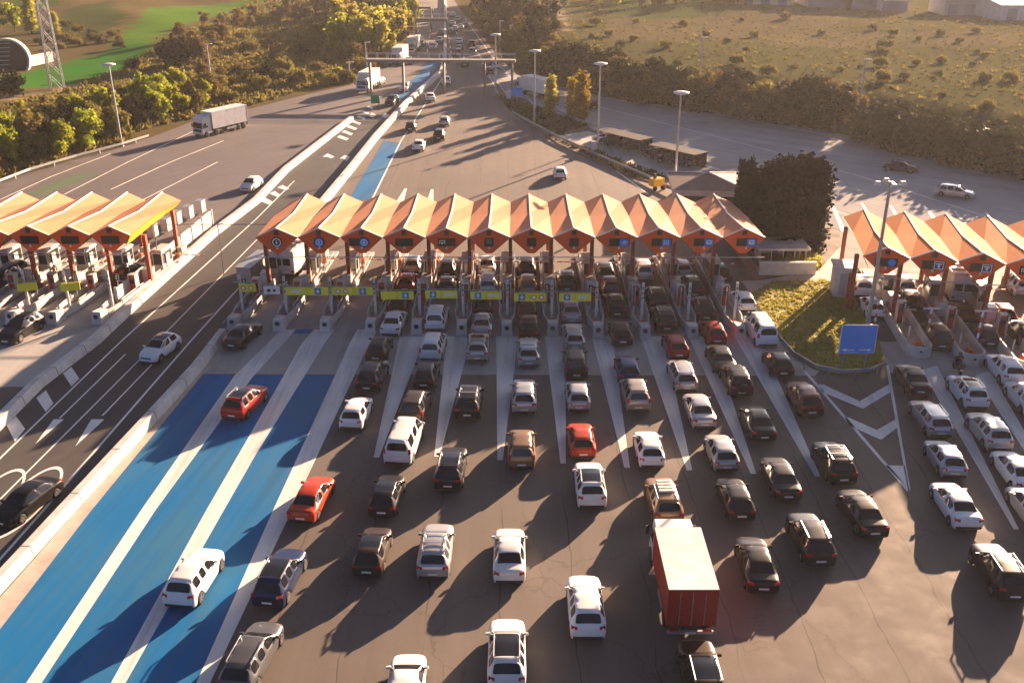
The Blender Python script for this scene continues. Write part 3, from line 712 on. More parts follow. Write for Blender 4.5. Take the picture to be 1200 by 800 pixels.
# yellow-green boards over the lane mouths
def board(p0, p1, z, pats, label, tilt=0):
    w = (p1-p0).length; c = (p0+p1)/2
    root = tag(empty('lane_board', (c.x, c.y, z), math.atan2(p1.y-p0.y, p1.x-p0.x)), label, 'sign', 'yellow green boards over the lane mouths')
    n = len(pats); x = -w/2
    for i, pt in enumerate(pats):
        x0, x1 = x + i*w/n + .02, x + (i+1)*w/n - .02; xm = (x0+x1)/2
        b = MB().box(x0, x1, -.05, .05, -.36, .36).build('panel', M['sign_pale' if pt[0] == 'W' else 'lime'], root)
        mb = MB(); kind = pt[-1]
        if kind == 'b': mb.box(xm-.28, xm+.28, -.062, -.052, -.3, .3); mb.build('pictogram', M['sign_teal'], b); MB().box(xm-.14, xm+.14, -.072, -.063, -.06, .06).box(xm-.05, xm+.05, -.072, -.063, -.2, .2).build('symbol', M['sign_white'], b)
        elif kind == 'r':
            for dx in (-.35, .3): disc(mb, xm+dx, -.062, 0, .22, .01, 14)
            mb.build('pictogram', M['sign_red'], b); mb = MB()
            for dx in (-.35, .3): disc(mb, xm+dx, -.07, 0, .15, .007, 14)
            mb.build('symbol', M['sign_white'], b)
        elif kind == 'w': mb.box(xm-.45, xm+.4, -.062, -.052, -.12, .14); mb.build('pictogram', M['sign_pale'], b)
        elif kind == 'k':
            mb.box(xm-.4, xm-.1, -.062, -.052, -.14, .14).box(xm+.1, xm+.35, -.062, -.052, -.1, .1); mb.build('pictogram', M['sign_black'], b)
    MB().tube((-w/2-.5, .08, .46), (w/2+.5, .08, .46), .04, n=6).box(-w/2+.2, -w/2+.26, .05, .11, -.3, .48).box(w/2-.26, w/2-.2, .05, .11, -.3, .48).build('gantry_bar', M['steel'], root)
    return root
BD = [(280,300,337,('Yr',),'short yellow board with red rings at the leftmost lane'), (309,328,340,('Wk',),'short white board with black pictograms at the second post from the left'), (335,385,341,('Yw','Yb'),'yellow green board with a teal sign, left of the middle canopy lanes'), (389,437,341,('Yr','Yb'),'yellow green board with red rings, over the fourth lane'),
      (446,485,346,('Y-','Yb'),'yellow green board over the lane with the white sedan'), (498,536,345,('Yb','Yw'),'yellow green board over the lane with the white van'), (551,588,346,('Yb','Yw'),'yellow green board over the lane with the silver cars'), (602,640,348,('Yb','Yr'),'yellow green board over the lane with the black off-roader'), (655,693,348,('Yb','Yw'),'rightmost yellow green board of the middle plaza')]
for a, b, y, pats, lb in BD: board(at(a, y, 3.45), at(b, y, 3.45), 3.45, pats, lb)
for k, (x, y) in enumerate(((32,336),(82,336))):
    p = at(x, y, 2.9); board(p - Vector((.8,.25,0)), p + Vector((.8,.25,0)), 2.9, ('Y-',), ['small yellow green board on the left plaza, nearer the frame edge', 'small yellow green board on the left plaza, nearer the dark road'][k])
    rt = bpy.context.scene.collection.objects[-1]

# striped height poles of the right plaza
for k, (bx, by, tx, ty) in enumerate(((1024,386,1040,352),(1085,400,1100,362),(1143,408,1160,365))):
    p = at(bx, by); r = tag(empty('striped_pole', p), 'red and white striped pole ' + ['behind the blue board', 'on the island right of the blue board', 'near the right frame edge'][k], 'pole', 'striped poles of the right plaza')
    h = min(4.2, height_to(p, ty)); pl = MB()
    for i in range(7): pl.tube((0,0,h*i/7), (0,0,h*(i+1)/7), .09, n=8, mi=i % 2)
    pl.build('pole', [M['sign_white'], M['sign_red']], r); MB().box(-.7,.7,-.05,.05,h,h+.12).build('cross_arm', M['sign_pale'], r)

# ------------------------------------------------------------------ walls, rails, medians
def wall(name, pts, w, h, label, m, cat='barrier', wt=None, z0=0):
    o = tag(MB().wall(P2(pts), w, z0, h, wt).build(name, M[m], bevel=.03), label, cat)
    wt_ = (wt or w)/2 + .006; w_ = w/2 + .006; P = P2(pts); jm = MB(); st = MB(); cnt = 0
    for a, b in zip(P, P[1:]):
        l = (b-a).length; d = (b-a)/l; nn = Vector((-d.y, d.x, 0)); k = int(l/4)
        for i in range(k):
            c = a + d*(l*(i+.5)/k); e = d*.035
            jm.hexa([c-nn*w_-e, c+nn*w_-e, c+nn*w_+e, c-nn*w_+e], [c-nn*wt_-e+Vector((0,0,h+.005)), c+nn*wt_-e+Vector((0,0,h+.005)), c+nn*wt_+e+Vector((0,0,h+.005)), c-nn*wt_+e+Vector((0,0,h+.005))])
    if jm.v: jm.build('joint', M['seam'], o)
    return o
wall('concrete_barrier', [(-190,890),(-45,738),(0,688),(115,562),(230,436),(262,394)], .8, .75, 'long white concrete barrier between the dark road and the blue lanes', 'concrete_pale', wt=.55)
wall('concrete_barrier', [(345,283),(380,238),(412,199),(440,163),(475,124),(517,86),(521,72),(522,22),(521,0),(512,-60)], 1.0, .8, 'white concrete barrier beyond the middle canopy, along the motorway', 'concrete_pale', wt=.6)
wall('concrete_barrier', [(-40,540),(0,498),(45,453),(112,402),(160,357),(250,276),(300,238),(335,201),(412,141)], .9, .7, 'white concrete barrier on the left side of the dark road', 'concrete_pale', wt=.6)
wp = tag(empty('noise_wall', (0,0,0)), 'tall pale panel wall beside the left toll lanes', 'wall')
a, b = at(139,358), at(249,263); MB().wall([a, b], .15, 0, 1.7).build('panel', M['panel'], wp)
ps = MB(); n = 8
for i in range(n+1):
    p = a.lerp(b, i/n); MB().box(p.x-.14, p.x+.14, p.y-.14, p.y+.14, 0, 1.8).build('post', M['concrete'], wp)
def rail(pts, label, step=4.0, cat='guard rail', h=.75, z=0.0, double=True):
    P = [Vector((p.x, p.y, 0)) for p in P2(pts)]; root = tag(empty('guard_rail', (P[0].x, P[0].y, z)), label, cat)
    Q = [p - P[0] for p in P]
    mb = MB().wall(Q, .06, h-.32, h)
    if double: mb.wall(Q, .11, h-.12, h-.03).wall(Q, .11, h-.29, h-.2)
    mb.build('beam', M['steel'], root)
    for a, b in zip(Q, Q[1:]):
        l = (b-a).length; k = max(1, int(l/step))
        for i in range(k):
            p = a.lerp(b, (i+.5)/k); MB().box(p.x-.06, p.x+.06, p.y-.06, p.y+.06, 0, h-.08).build('post', M['steel'], root)
rail([(884,378),(908,400),(930,425),(955,440),(985,446),(1018,444),(1037,436)], 'curved guard rail around the grass island with the blue board', 2.5, h=.95)
rail([(-60,250),(0,217),(36,203),(90,187),(143,173),(175,163)], 'guard rail along the left road edge under the green trees', 8)
rail([(640,128),(700,153),(760,175),(830,196)], 'guard rail along the parking yard and the right ramp', 6)
rail([(600,135),(655,165),(700,186),(760,212),(800,232)], 'guard rail between the exit plaza and the parking yard', 6)
rail([(262,388),(285,362),(310,332),(330,306)], 'guard rail on the left side of the middle plaza', 4)
rail([(1090,181),(1187,202),(1260,224)], 'guard rail along the right ramp below the brown slope', 6)
for pts, lb in (([(868,392),(905,331)], 'low concrete wall right of the white van'),):
    pass
gs = at(287,331), at(312,311)
eq = tag(empty('equipment_container', (gs[0]+gs[1])/2, hdg(*gs)), 'long grey flat container beside the leftmost lane', 'container')
MB().box(-.75,.75,-2.6,2.6,.1,1.5).build('body', M['concrete'], eq, bevel=.04); MB().box(-.82,.82,-2.7,2.7,1.5,1.62).build('lid', M['steel'], eq)

# ------------------------------------------------------------------ lamp posts
def lamp(px, py, top, label, kind='disc', lean=0):
    p = on_ground(px, py); h = height_to((p.x, p.y), top) - p.z
    r = tag(empty('street_lamp', p), label, 'street lamp', 'tall lamp posts around the plaza')
    MB().tube((0,0,0),(0,0,h),.19,.11,10).build('pole', M['steel'], r); MB().box(-.28,.28,-.28,.28,0,.3).build('base', M['concrete'], r)
    if kind == 'disc':
        MB().lathe([(.1,h-.25),(.95,h-.05),(1.0,h+.08),(.5,h+.2),(.1,h+.25)], 18).build('lamp_head', M['lorry_white'], r, True)
    elif kind == 'mast':
        MB().lathe([(.12,h-.1),(.35,h),(.12,h+.1)], 12).tube((-1,0,h),(1,0,h),.05,n=6).tube((0,-.9,h),(0,.9,h),.05,n=6).build('bracket', M['steel'], r)
        for x, y in ((-1,0),(1,0),(0,-.9),(0,.9)):
            MB().hexa([(x-.28,y-.2,h-.2),(x+.28,y-.2,h-.2),(x+.28,y+.2,h-.2),(x-.28,y+.2,h-.2)], [(x-.18,y-.14,h+.12),(x+.18,y-.14,h+.12),(x+.18,y+.14,h+.12),(x-.18,y+.14,h+.12)]).build('floodlight', M['lorry_white'], r)
    else:
        MB().hexa([(-.2,-.1,h-.06),(1.0,-.14,h),(1.0,.14,h),(-.2,.1,h-.06)], [(-.2,-.08,h+.08),(.9,-.1,h+.12),(.9,.1,h+.12),(-.2,.08,h+.08)]).build('lamp_head', M['lorry_white'], r)
    return r
lamp(1014,398,214, 'tall mast with four floodlights rising behind the blue board', 'mast')
lamp(790,228,109, 'lamp post with a round head beside the brown roofed building')
lamp(700,178,75, 'lamp post with a round head by the row of parked cars')
lamp(626,145,60, 'lamp post on the verge left of the young green tree')
lamp(581,113,41, 'lamp post between the motorway and the right ramp')
lamp(1003,153,70, 'lamp post at the foot of the brown slope on the right', 'arm')
lamp(818,120,44, 'slim lamp post in front of the dark hedge', 'arm')
lamp(143,172,76, 'lamp post among the bright green trees on the left')
lamp(248,100,52, 'lamp post by the russet tree above the white lorry', 'arm')
lamp(430,85,50, 'slim lamp post at the left end of the footbridge', 'arm')
lamp(410,96,73, 'short lamp post left of the footbridge', 'arm')
lamp(586,66,25, 'far lamp post right of the motorway, beyond the footbridge', 'arm')
lamp(598,62,30, 'far lamp post by the conifers behind the footbridge', 'arm')

# ------------------------------------------------------------------ big blue direction board
p = at(1000, 436); bz = 1.2
r = tag(empty('direction_board', (p.x-.15, p.y-.3, 0), 0), 'big blank blue road board with two white arrows, in front of the lamp mast', 'road sign')
q0, q1 = at(977,414), at(1019,413)
w = 1.36
MB().box(-w-.06, w+.06, -.05, .05, 1.78, 4.22).build('border', M['sign_white'], r, bevel=.04)
MB().box(-w, w, -.062, -.052, 1.84, 4.16).build('face', M['sign_blue'], r)
ar = MB()
for sx in (-1, 1):
    x0, x1 = sx*.2, sx*.85
    ar.box(min(x0,x1), max(x0,x1), -.072, -.064, 2.06, 2.15).add([(sx*.85,-.072,1.97),(sx*.85,-.072,2.24),(sx*1.15,-.072,2.105)], [(0,1,2)])
ar.build('arrows', M['sign_white'], r)
for x in (-.9, .9): MB().box(x-.07, x+.07, .052, .19, .1, 4.2).build('post', M['steel'], r)

# ------------------------------------------------------------------ buildings
def hip_house(c, wx, wy, h, rh, rz, label, over=.9):
    r = tag(empty('control_building', c, rz), label, 'building')
    MB().box(-wx, wx, -wy, wy, 0, h).build('wall', M['white_wall'], r)
    o = over; MB().box(-wx-o, wx+o, -wy-o, wy+o, h+.02, h+.42).build('eaves', M['white_wall'], r)
    rg = max(.2, wx - wy); b = [(-wx-o,-wy-o,h+.43),(wx+o,-wy-o,h+.43),(wx+o,wy+o,h+.43),(-wx-o,wy+o,h+.43),(-rg,0,h+rh),(rg,0,h+rh)]
    rf = MB().add(b, [(0,1,5,4),(1,2,5),(2,3,4,5),(3,0,4),(3,2,1,0)]).build('roof', M['tile'], r)
    cp = MB()
    for i, j in ((0,4),(1,5),(2,5),(3,4),(4,5)): cp.tube(b[i], b[j], .11, n=6)
    cp.build('hip_tiles', M['white_wall'], rf)
    for i in range(5):
        x = -wx + wx*2*(i+.5)/5; f = MB().box(x-.75, x+.75, -wy-.05, -wy-.003, .8, 2.5).build('window', M['trim'], r)
        MB().box(x-.68, x+.68, -wy-.07, -wy-.052, .87, 2.43).build('pane', M['booth_glass'], f)
    return r
bc = at(830, 252); hip_house((bc.x, bc.y+2.5, 0), 3.5, 3.4, 3.0, 1.5, math.radians(-4), 'low control building with a brown hipped roof and white eaves, behind the middle canopy')
# low pale service sheds behind the grass island
for k, (x0, x1, y, hgt, dep, lb) in enumerate(((889,955,322,1.25,.5,'low pale boundary wall behind the grass island'), (890,944,306,1.25,2.6,'flat roofed shed with a dark open front behind the grass island'))):
    a, b = at(x0, y), at(x1, y); c = (a+b)/2; w = (b-a).length/2
    r = tag(empty('boundary_wall' if k == 0 else 'service_shed', c), lb, 'wall' if k == 0 else 'shed')
    if k == 0:
        MB().box(-w, w, -.15, .15, 0, hgt).build('wall', M['concrete_pale'], r); MB().box(-w-.05, w+.05, -.22, .22, hgt+.002, hgt+.12).build('coping', M['white_wall'], r)
    else:
        MB().box(-w, w, dep-.15, dep, 0, hgt).box(-w, -w+.15, 0, dep-.15, 0, hgt).box(w-.15, w, 0, dep-.15, 0, hgt).build('wall', M['concrete'], r)
        MB().box(-w-.3, w+.3, -.4, dep+.3, hgt+.002, hgt+.22).build('roof', M['concrete_pale'], r)
        for x in (-w*.5, 0, w*.5, w*.72): MB().box(x-.05, x+.05, .02, .12, 0, hgt).build('post', M['steel'], r)
# kiosk with a pale roof
p = at(985, 346); r = tag(empty('kiosk', p, -math.radians(8)), 'narrow white and red kiosk with a pale flat roof beside the right canopy', 'kiosk')
MB().box(-.85,.85,-.85,1.3,.1,2.9).build('wall', M['white_wall'], r); MB().box(-1.05,1.05,-1.05,1.6,2.902,3.08).build('roof', M['lorry_roof'], r, bevel=.03)
MB().box(-.45,.2,-.9,-.852,.3,2.5).build('window', M['shed'], r); MB().box(.3,.82,-.91,-.852,.15,2.6).build('door', M['red'], r)
# yellow works trailer by the building
p = at(769, 222); r = tag(empty('works_trailer', p, .5), 'small yellow works trailer beside the lamp post of the brown roofed building', 'trailer')
MB().box(-.85,.85,-.6,.6,.5,1.5).build('body', M['yellow'], r, bevel=.08); MB().box(-.5,-.2,-.2,.1,1.5,2.1).build('exhaust', M['dark_steel'], r)
for sx in (-.62, .62):
    mb = MB().lathe([(.3,-.1),(.3,.1)], 14, (sx, -.55, .3), 'y'); mb.build('wheel', M['tyre'], r)
MB().box(.85,1.6,-.05,.05,.5,.6).build('tow_bar', M['dark_steel'], r)
# green board on the hatching
p = at(440, 124); r = tag(empty('works_board', p), 'small green board standing on the hatched area of the left road', 'sign')
MB().box(-.8,.8,-.05,.05,.4,1.9).build('panel', M['green_box'], r); MB().box(-.6,-.5,-.04,.04,0,.4).box(.5,.6,-.04,.04,0,.4).build('leg', M['steel'], r)
for k, (x, y, lb) in enumerate(((606,117,'small blue road sign on the verge by the ramp'), (677,103,'blue road sign behind the yellow trees'))):
    p = at(x, y); r = tag(empty('road_sign', p), lb, 'road sign'); h = 1.3 if k == 0 else 3.6
    MB().box(-1.1,1.1,-.04,.04,h-.6,h+.9).build('panel', M['sign_blue'], r); MB().tube((0,.08,0),(0,.08,h+.6),.06,n=6).build('post', M['steel'], r)
p = at(596,117); r = tag(empty('cabinet', p), 'pale roadside cabinet left of the small blue sign', 'cabinet'); MB().box(-.5,.5,-.35,.35,0,1.5).build('body', M['concrete_pale'], r); MB().box(-.56,.56,-.4,.4,1.502,1.58).build('lid', M['steel'], r)
p = at(696,178); r = tag(empty('cabinet', p), 'pale cabinet at the foot of the lamp post by the parked cars', 'cabinet'); MB().box(-.4,.4,-.35,.35,0,1.5).build('body', M['concrete_pale'], r); MB().box(-.46,.46,-.4,.4,1.502,1.58).build('lid', M['steel'], r)
# footbridge and far gantries
def bridge(a, b, zt, th, piers, label, name='footbridge', w=2.4):
    A, B = at(*a, zt), at(*b, zt); c = (A+B)/2; r = tag(empty(name, (c.x, c.y, 0), math.atan2(B.y-A.y, B.x-A.x)), label, 'bridge' if name == 'footbridge' else 'gantry')
    l = (B-A).length/2
    MB().box(-l, l, -w/2, w/2, zt-th, zt).build('deck', M['bridge'], r)
    for sy in (-1, 1):
        mb = MB().box(-l, l, sy*(w/2-.06)-.03, sy*(w/2-.06)+.03, zt+.95, zt+1.03)
        for i in range(int(l)): mb.box(-l+i*2+.1, -l+i*2+.16, sy*(w/2-.06)-.03, sy*(w/2-.06)+.03, zt+.002, zt+.95)
        mb.build('railing', M['steel'], r)
    for px in piers:
        x = ((px - a[0])/(b[0]-a[0])*2 - 1)*l
        MB().box(x-.18, x+.18, -w*.3, w*.35, 0, zt-th-.002).build('pier', M['bridge'], r)
bridge((429,69), (604,70), 6.4, .5, (433,472,520,568,600), 'grey footbridge over the motorway', w=1.9)
bridge((487,21.5), (524,21.5), 6.5, .9, (487.5,523.5), 'dark sign gantry over the left motorway carriageway', 'sign_gantry', .8)
bridge((486,8), (505,8), 6.5, .6, (486.5,504.5), 'farthest pale gantry at the top of the photo', 'sign_gantry', .8)
# white wire gantry over the dark road
A, B = at(165, 263, 5.2), at(345, 263, 5.2); r = tag(empty('wire_gantry', (A.x, A.y, 0)), 'thin steel gantry bar across the dark road between the left and middle canopies', 'gantry')
MB().tube((0,0,5.2), (B.x-A.x,0,5.2), .05, n=6).build('bar', M['steel'], r)
for t in (.08, .5, .97): MB().tube(((B.x-A.x)*t,0,0), ((B.x-A.x)*t,0,5.2), .06, n=6).build('post', M['steel'], r)
for k, (x, y, hh) in enumerate(((180,265,1.5),(196,258,1.6),(208,250,1.4),(222,243,1.6),(236,236,1.5))):
    p = at(x, y+14); place(cab0, p, -.15, 'pale cabinet behind the panel wall, %s from the canopy' % ORD[k], 'cabinet', 'cabinets behind the panel wall')
# far warehouses along the top right
for k, (x0, x1, y, h, dep, m, lb) in enumerate(((868,925,6,5,20,'shed','low grey warehouse left of the blue shed at the top'), (948,985,9,6,16,'shed_blue','dark blue grey shed at the top right'), (986,998,10,6.5,10,'shed_orange','narrow orange shed at the top right'), (1000,1030,11,6,20,'shed','grey shed right of the narrow orange shed'), (1034,1062,14,5.5,18,'panel','pale shed in the row at the top right'), (1105,1165,18,5,12,'shed','grey shed with a brown front at the top right'), (1168,1260,24,4,25,'panel','long white roofed warehouse at the right edge'))):
    a, b = on_ground(x0, y), on_ground(x1, y); c = (a+b)/2; w = (b-a).length/2; r = tag(empty('warehouse', c), lb, 'building', 'warehouses at the top right')
    MB().box(-w, w, 0, dep, -1, h).build('wall', M[m], r)
    MB().hexa([(-w-.4,-.4,h+.01),(w+.4,-.4,h+.01),(w+.4,dep+.4,h+.01),(-w-.4,dep+.4,h+.01)], [(-w-.4,dep*.5-.5,h+1.4),(w+.4,dep*.5-.5,h+1.4),(w+.4,dep*.5+.5,h+1.4),(-w-.4,dep*.5+.5,h+1.4)]).build('roof', M['panel'], r)
    for i in range(3):
        x = -w + 2*w*(i+.5)/3; MB().box(x-1.4, x+1.4, -.06, -.003, 0, 3).build('gate', M['shed_blue'], r)
# round tunnel portal on the left
pt = on_ground(14, 82); r = tag(empty('tunnel_portal', pt, math.radians(8)), 'round pale tunnel portal with slotted hood beside the green field', 'tunnel portal')
R_ = 3.9; vs = []; n = 40
mb = MB()
for i in range(n):
    a0, a1 = -.25*PI + 1.5*PI*i/n, -.25*PI + 1.5*PI*(i+1)/n
    q = lambda a, rr, y: (rr*math.cos(a), y, 2.4 + rr*math.sin(a))
    mb.hexa([q(a0,R_,-.6), q(a1,R_,-.6), q(a1,R_,.9), q(a0,R_,.9)], [q(a0,R_+.4,-.6), q(a1,R_+.4,-.6), q(a1,R_+.4,.9), q(a0,R_+.4,.9)])
mb.build('hood', M['concrete_pale'], r)
mb = MB(); mb.lathe([(R_-.02, .6), (R_-.02, .85)], 32, (0,0,2.4), 'y'); mb.build('mouth_shade_disc', M['sign_black'], r)  # black disc closes the hood; paints the darkness inside the tunnel
for i in range(6):
    z = 1.0 + i*.9; x = math.sqrt(max(.1, R_*R_-(z-2.4)**2)); MB().box(-x, -.4+.2*i, .3, .42, z, z+.16).build('hood_slat', M['concrete_pale'], r)
w0, w1 = on_ground(36, 78), on_ground(62, 72); tag(MB().wall([w0, w1], .5, min(w0.z,w1.z)-.5, max(w0.z,w1.z)+2.2).build('retaining_wall', M['concrete_pale']), 'pale retaining wall right of the round tunnel portal', 'wall')
# lattice pylon
p = on_ground(68, 106); r = tag(empty('lattice_pylon', p, .3), 'tall steel lattice pylon in the bushes at the upper left', 'pylon')
hh = 38; mb = MB(); levels = 15
def hw(z): return .85*(1 - z/hh) + .36
for sx in (-1, 1):
    for sy in (-1, 1): MB().tube((sx*hw(0), sy*hw(0), 0), (sx*hw(hh), sy*hw(hh), hh), .13, .1, 6).build('leg', M['steel'], r)
zs = [hh*(1-(1-i/levels)**1.15) for i in range(levels+1)]
for z0, z1 in zip(zs, zs[1:]):
    a, b = hw(z0), hw(z1)
    for (ax, ay), (bx, by) in (((-1,-1),(1,-1)),((1,-1),(1,1)),((1,1),(-1,1)),((-1,1),(-1,-1))):
        mb.tube((ax*a,ay*a,z0),(bx*b,by*b,z1),.06,n=4); mb.tube((bx*a,by*a,z0),(ax*b,ay*b,z1),.06,n=4); mb.tube((ax*b,ay*b,z1),(bx*b,by*b,z1),.06,n=4)
mb.build('bracing', M['steel'], r)
for z in (30, 34): MB().tube((-5,0,z),(5,0,z),.12,n=6).tube((-5,0,z),(0,0,z+1.5),.07,n=4).tube((5,0,z),(0,0,z+1.5),.07,n=4).build('cross_arm', M['steel'], r)

# ------------------------------------------------------------------ vehicles
def lerp(tab, x):
    if x <= tab[0][0]: return tab[0][1]
    for (a, va), (b, vb) in zip(tab, tab[1:]):
        if x <= b: return va + (vb-va)*(x-a)/(b-a)
    return tab[-1][1]
CARS = {
 'hatch': dict(L=4.1, W=.885, wr=.31, zt=[(0,.80),(.06,.92),(.14,1.0),(.55,1.38),(.8,1.45),(1.6,1.48),(2.2,1.43),(2.98,1.02),(3.2,.97),(3.8,.82),(4.03,.68),(4.1,.58)],
   zb=[(0,.70),(.1,.88),(.5,.97),(2.9,.92),(3.4,.86),(3.9,.72),(4.1,.52)], rear=(.14,.55), wind=(2.2,2.98), side=(.62,2.86), bp=(1.55,)),
 'sedan': dict(L=4.6, W=.905, wr=.32, zt=[(0,.74),(.05,.92),(.14,1.0),(.68,1.05),(1.28,1.36),(1.65,1.42),(2.3,1.43),(2.75,1.37),(3.42,1.0),(3.75,.94),(4.3,.8),(4.54,.64),(4.6,.56)],
   zb=[(0,.66),(.1,.9),(.6,.96),(3.3,.92),(3.9,.82),(4.4,.66),(4.6,.5)], rear=(.68,1.28), wind=(2.75,3.42), side=(1.0,3.3), bp=(2.05,)),
 'suv': dict(L=4.5, W=.93, wr=.35, zt=[(0,.86),(.05,1.04),(.12,1.12),(.46,1.55),(.7,1.62),(1.7,1.66),(2.45,1.59),(3.15,1.15),(3.5,1.09),(4.15,.96),(4.43,.8),(4.5,.66)],
   zb=[(0,.74),(.1,1.0),(.5,1.08),(3.05,1.04),(3.6,.98),(4.2,.86),(4.5,.6)], rear=(.12,.46), wind=(2.45,3.15), side=(.55,3.02), bp=(1.25,2.0)),
 'wagon': dict(L=4.75, W=.91, wr=.32, zt=[(0,.76),(.05,.93),(.12,1.0),(.55,1.4),(.85,1.46),(1.9,1.49),(2.75,1.42),(3.5,1.0),(3.85,.94),(4.45,.8),(4.68,.64),(4.75,.56)],
   zb=[(0,.68),(.1,.9),(.5,.97),(3.4,.92),(4.0,.82),(4.5,.68),(4.75,.5)], rear=(.12,.55), wind=(2.75,3.5), side=(.62,3.38), bp=(1.35,2.2)),
 'mpv': dict(L=4.4, W=.92, wr=.32, zt=[(0,.84),(.04,1.02),(.08,1.1),(.3,1.62),(.55,1.71),(1.8,1.74),(2.5,1.67),(3.4,1.12),(3.6,1.05),(4.15,.86),(4.35,.7),(4.4,.6)],
   zb=[(0,.72),(.1,1.0),(.5,1.05),(3.2,1.0),(3.7,.94),(4.2,.76),(4.4,.55)], rear=(.08,.3), wind=(2.5,3.4), side=(.45,3.22), bp=(1.25,2.1)),
 'van': dict(L=4.95, W=.97, wr=.34, zt=[(0,.9),(.03,1.12),(.07,1.2),(.15,1.82),(.35,1.93),(3.3,1.95),(3.65,1.87),(4.3,1.2),(4.6,1.1),(4.86,.88),(4.95,.66)],
   zb=[(0,.78),(.06,1.12),(.5,1.18),(4.2,1.12),(4.6,1.0),(4.85,.8),(4.95,.56)], rear=(.07,.15), wind=(3.65,4.3), side=(.5,4.15), bp=(1.7,2.9)),
}
NP = 9
def car_meshes(t, roofglass=False):
    d = CARS[t]; Lc, W, wr = d['L'], d['W'], d['wr']; bm = bmesh.new()
    xr, xf = .78, Lc - .88
    xs = {x for x, _ in d['zt']} | {d['side'][0], d['side'][1]} | {x - .05 for x in d['bp']} | {x + .05 for x in d['bp']}
    for c in (xr, xf): xs |= {c - wr - .1, c - wr*.72, c, c + wr*.72, c + wr + .1}
    xs = sorted(xs); ys = [xs[0]]
    for x in xs[1:]:
        if x - ys[-1] > .035: ys.append(x)
    if ys[-1] < Lc: ys[-1] = Lc
    xs = ys
    wtab = [(0,W*.90),(.12,W*.965),(.5,W),(Lc-.9,W*.985),(Lc-.35,W*.92),(Lc-.1,W*.80),(Lc,W*.70)]
    r0, r1 = d['rear']; w0, w1 = d['wind']
    rt = [(0,W*.78),(r0,W*.76),(r1,W*.655),((r1+w0)/2,W*.68),(w0,W*.65),(w1,W*.80),(Lc-.3,W*.74),(Lc,W*.56)]
    rows = []
    for x in xs:
        zl = .27 if x < .25 or x > Lc-.25 else .2
        arch = 0
        for c in (xr, xf):
            e = abs(x-c); R = wr + .07
            if e < R: zl = max(zl, wr + math.sqrt(max(0, R*R-e*e)) - .02); arch = 1
        w = lerp(wtab, x); zb, zt, wt = lerp(d['zb'], x), lerp(d['zt'], x), lerp(rt, x)
        zt = max(zt, zb + .02); zl = min(zl, zb-.12)
        zm = zl + (zb-zl)*.45
        half = [(w*.72, zl), (w*.965, zl+.02), (w, zm), (w*.985, zb-.07), (w*.93, zb), (wt, zt-.035 if zt-zb > .12 else max(zb+.005, zt-.02)), (wt*.6, zt+.01)]
        rows.append(([bm.verts.new((sg*p[0], x, p[1])) for sg in (1,) for p in half], [bm.verts.new((-p[0], x, p[1])) for p in half]))
    cr = bm.edges.layers.float.new('crease_edge')
    tagl = bm.faces.layers.int.new('part')
    TG = {}
    def face(vs, t_):
        f = bm.faces.new(vs); f[tagl] = t_; f.smooth = True; return f
    n = len(xs)
    for i in range(n-1):
        xm = (xs[i]+xs[i+1])/2; R0, L0 = rows[i]; R1, L1 = rows[i+1]
        for j in range(6):
            tr = tl = 0
            if j == 4 and d['side'][0] < xm < d['side'][1] and not any(abs(xm-b) < .06 for b in d['bp']): tr, tl = 3, 4
            if j == 5:
                if w0 < xm < w1: tr = tl = 1
                if r0 < xm < r1: tr = tl = 2
            if roofglass and j == 5 and r1+.35 < xm < w0-.1: tr = tl = 5
            if j == 0: tr = tl = 9
            face((R0[j], R1[j], R1[j+1], R0[j+1]), tr); face((L0[j], L0[j+1], L1[j+1], L1[j]), tl)
        c_ = 1 if w0 < xm < w1 else 2 if r0 < xm < r1 else 5 if roofglass and r1+.35 < xm < w0-.1 else 0
        face((R0[6], R1[6], L1[6], L0[6]), c_)
        face((R0[0], L0[0], L1[0], R1[0]), 9)
    for row, fl in ((rows[0], 1), (rows[-1], 0)):
        R, Lf = row
        for j in range(6):
            vs = (R[j], R[j+1], Lf[j+1], Lf[j]); face(vs if fl else vs[::-1], 9 if j == 0 else 0)
    for e in bm.edges:
        v = 0
        js = []
        for f in e.link_faces: js.append(f[tagl])
        if len(js) == 2 and js[0] != js[1]: v = .55
        e[cr] = v
    for R, Lf in rows:
        pass
    bmesh.ops.recalc_face_normals(bm, faces=bm.faces)
    me = bpy.data.meshes.new('tmp'); bm.to_mesh(me); bm.free()
    o = bpy.data.objects.new('tmp', me); COL.objects.link(o); s = o.modifiers.new('s', 'SUBSURF'); s.levels = 2; s.render_levels = 2
    dg = bpy.context.evaluated_depsgraph_get(); ev = o.evaluated_get(dg); me2 = bpy.data.meshes.new_from_object(ev)
    bpy.data.objects.remove(o); bpy.data.meshes.remove(me)
    bm = bmesh.new(); bm.from_mesh(me2); lay = bm.faces.layers.int.get('part')
    for k in (1,2,3,4,5):
        fs = [f for f in bm.faces if f[lay] == k]
        if fs:
            res = bmesh.ops.inset_region(bm, faces=fs, thickness=.028, depth=-.004, use_even_offset=True)
            for f in res['faces']: f[lay] = 0; f.smooth = True
    out = {}
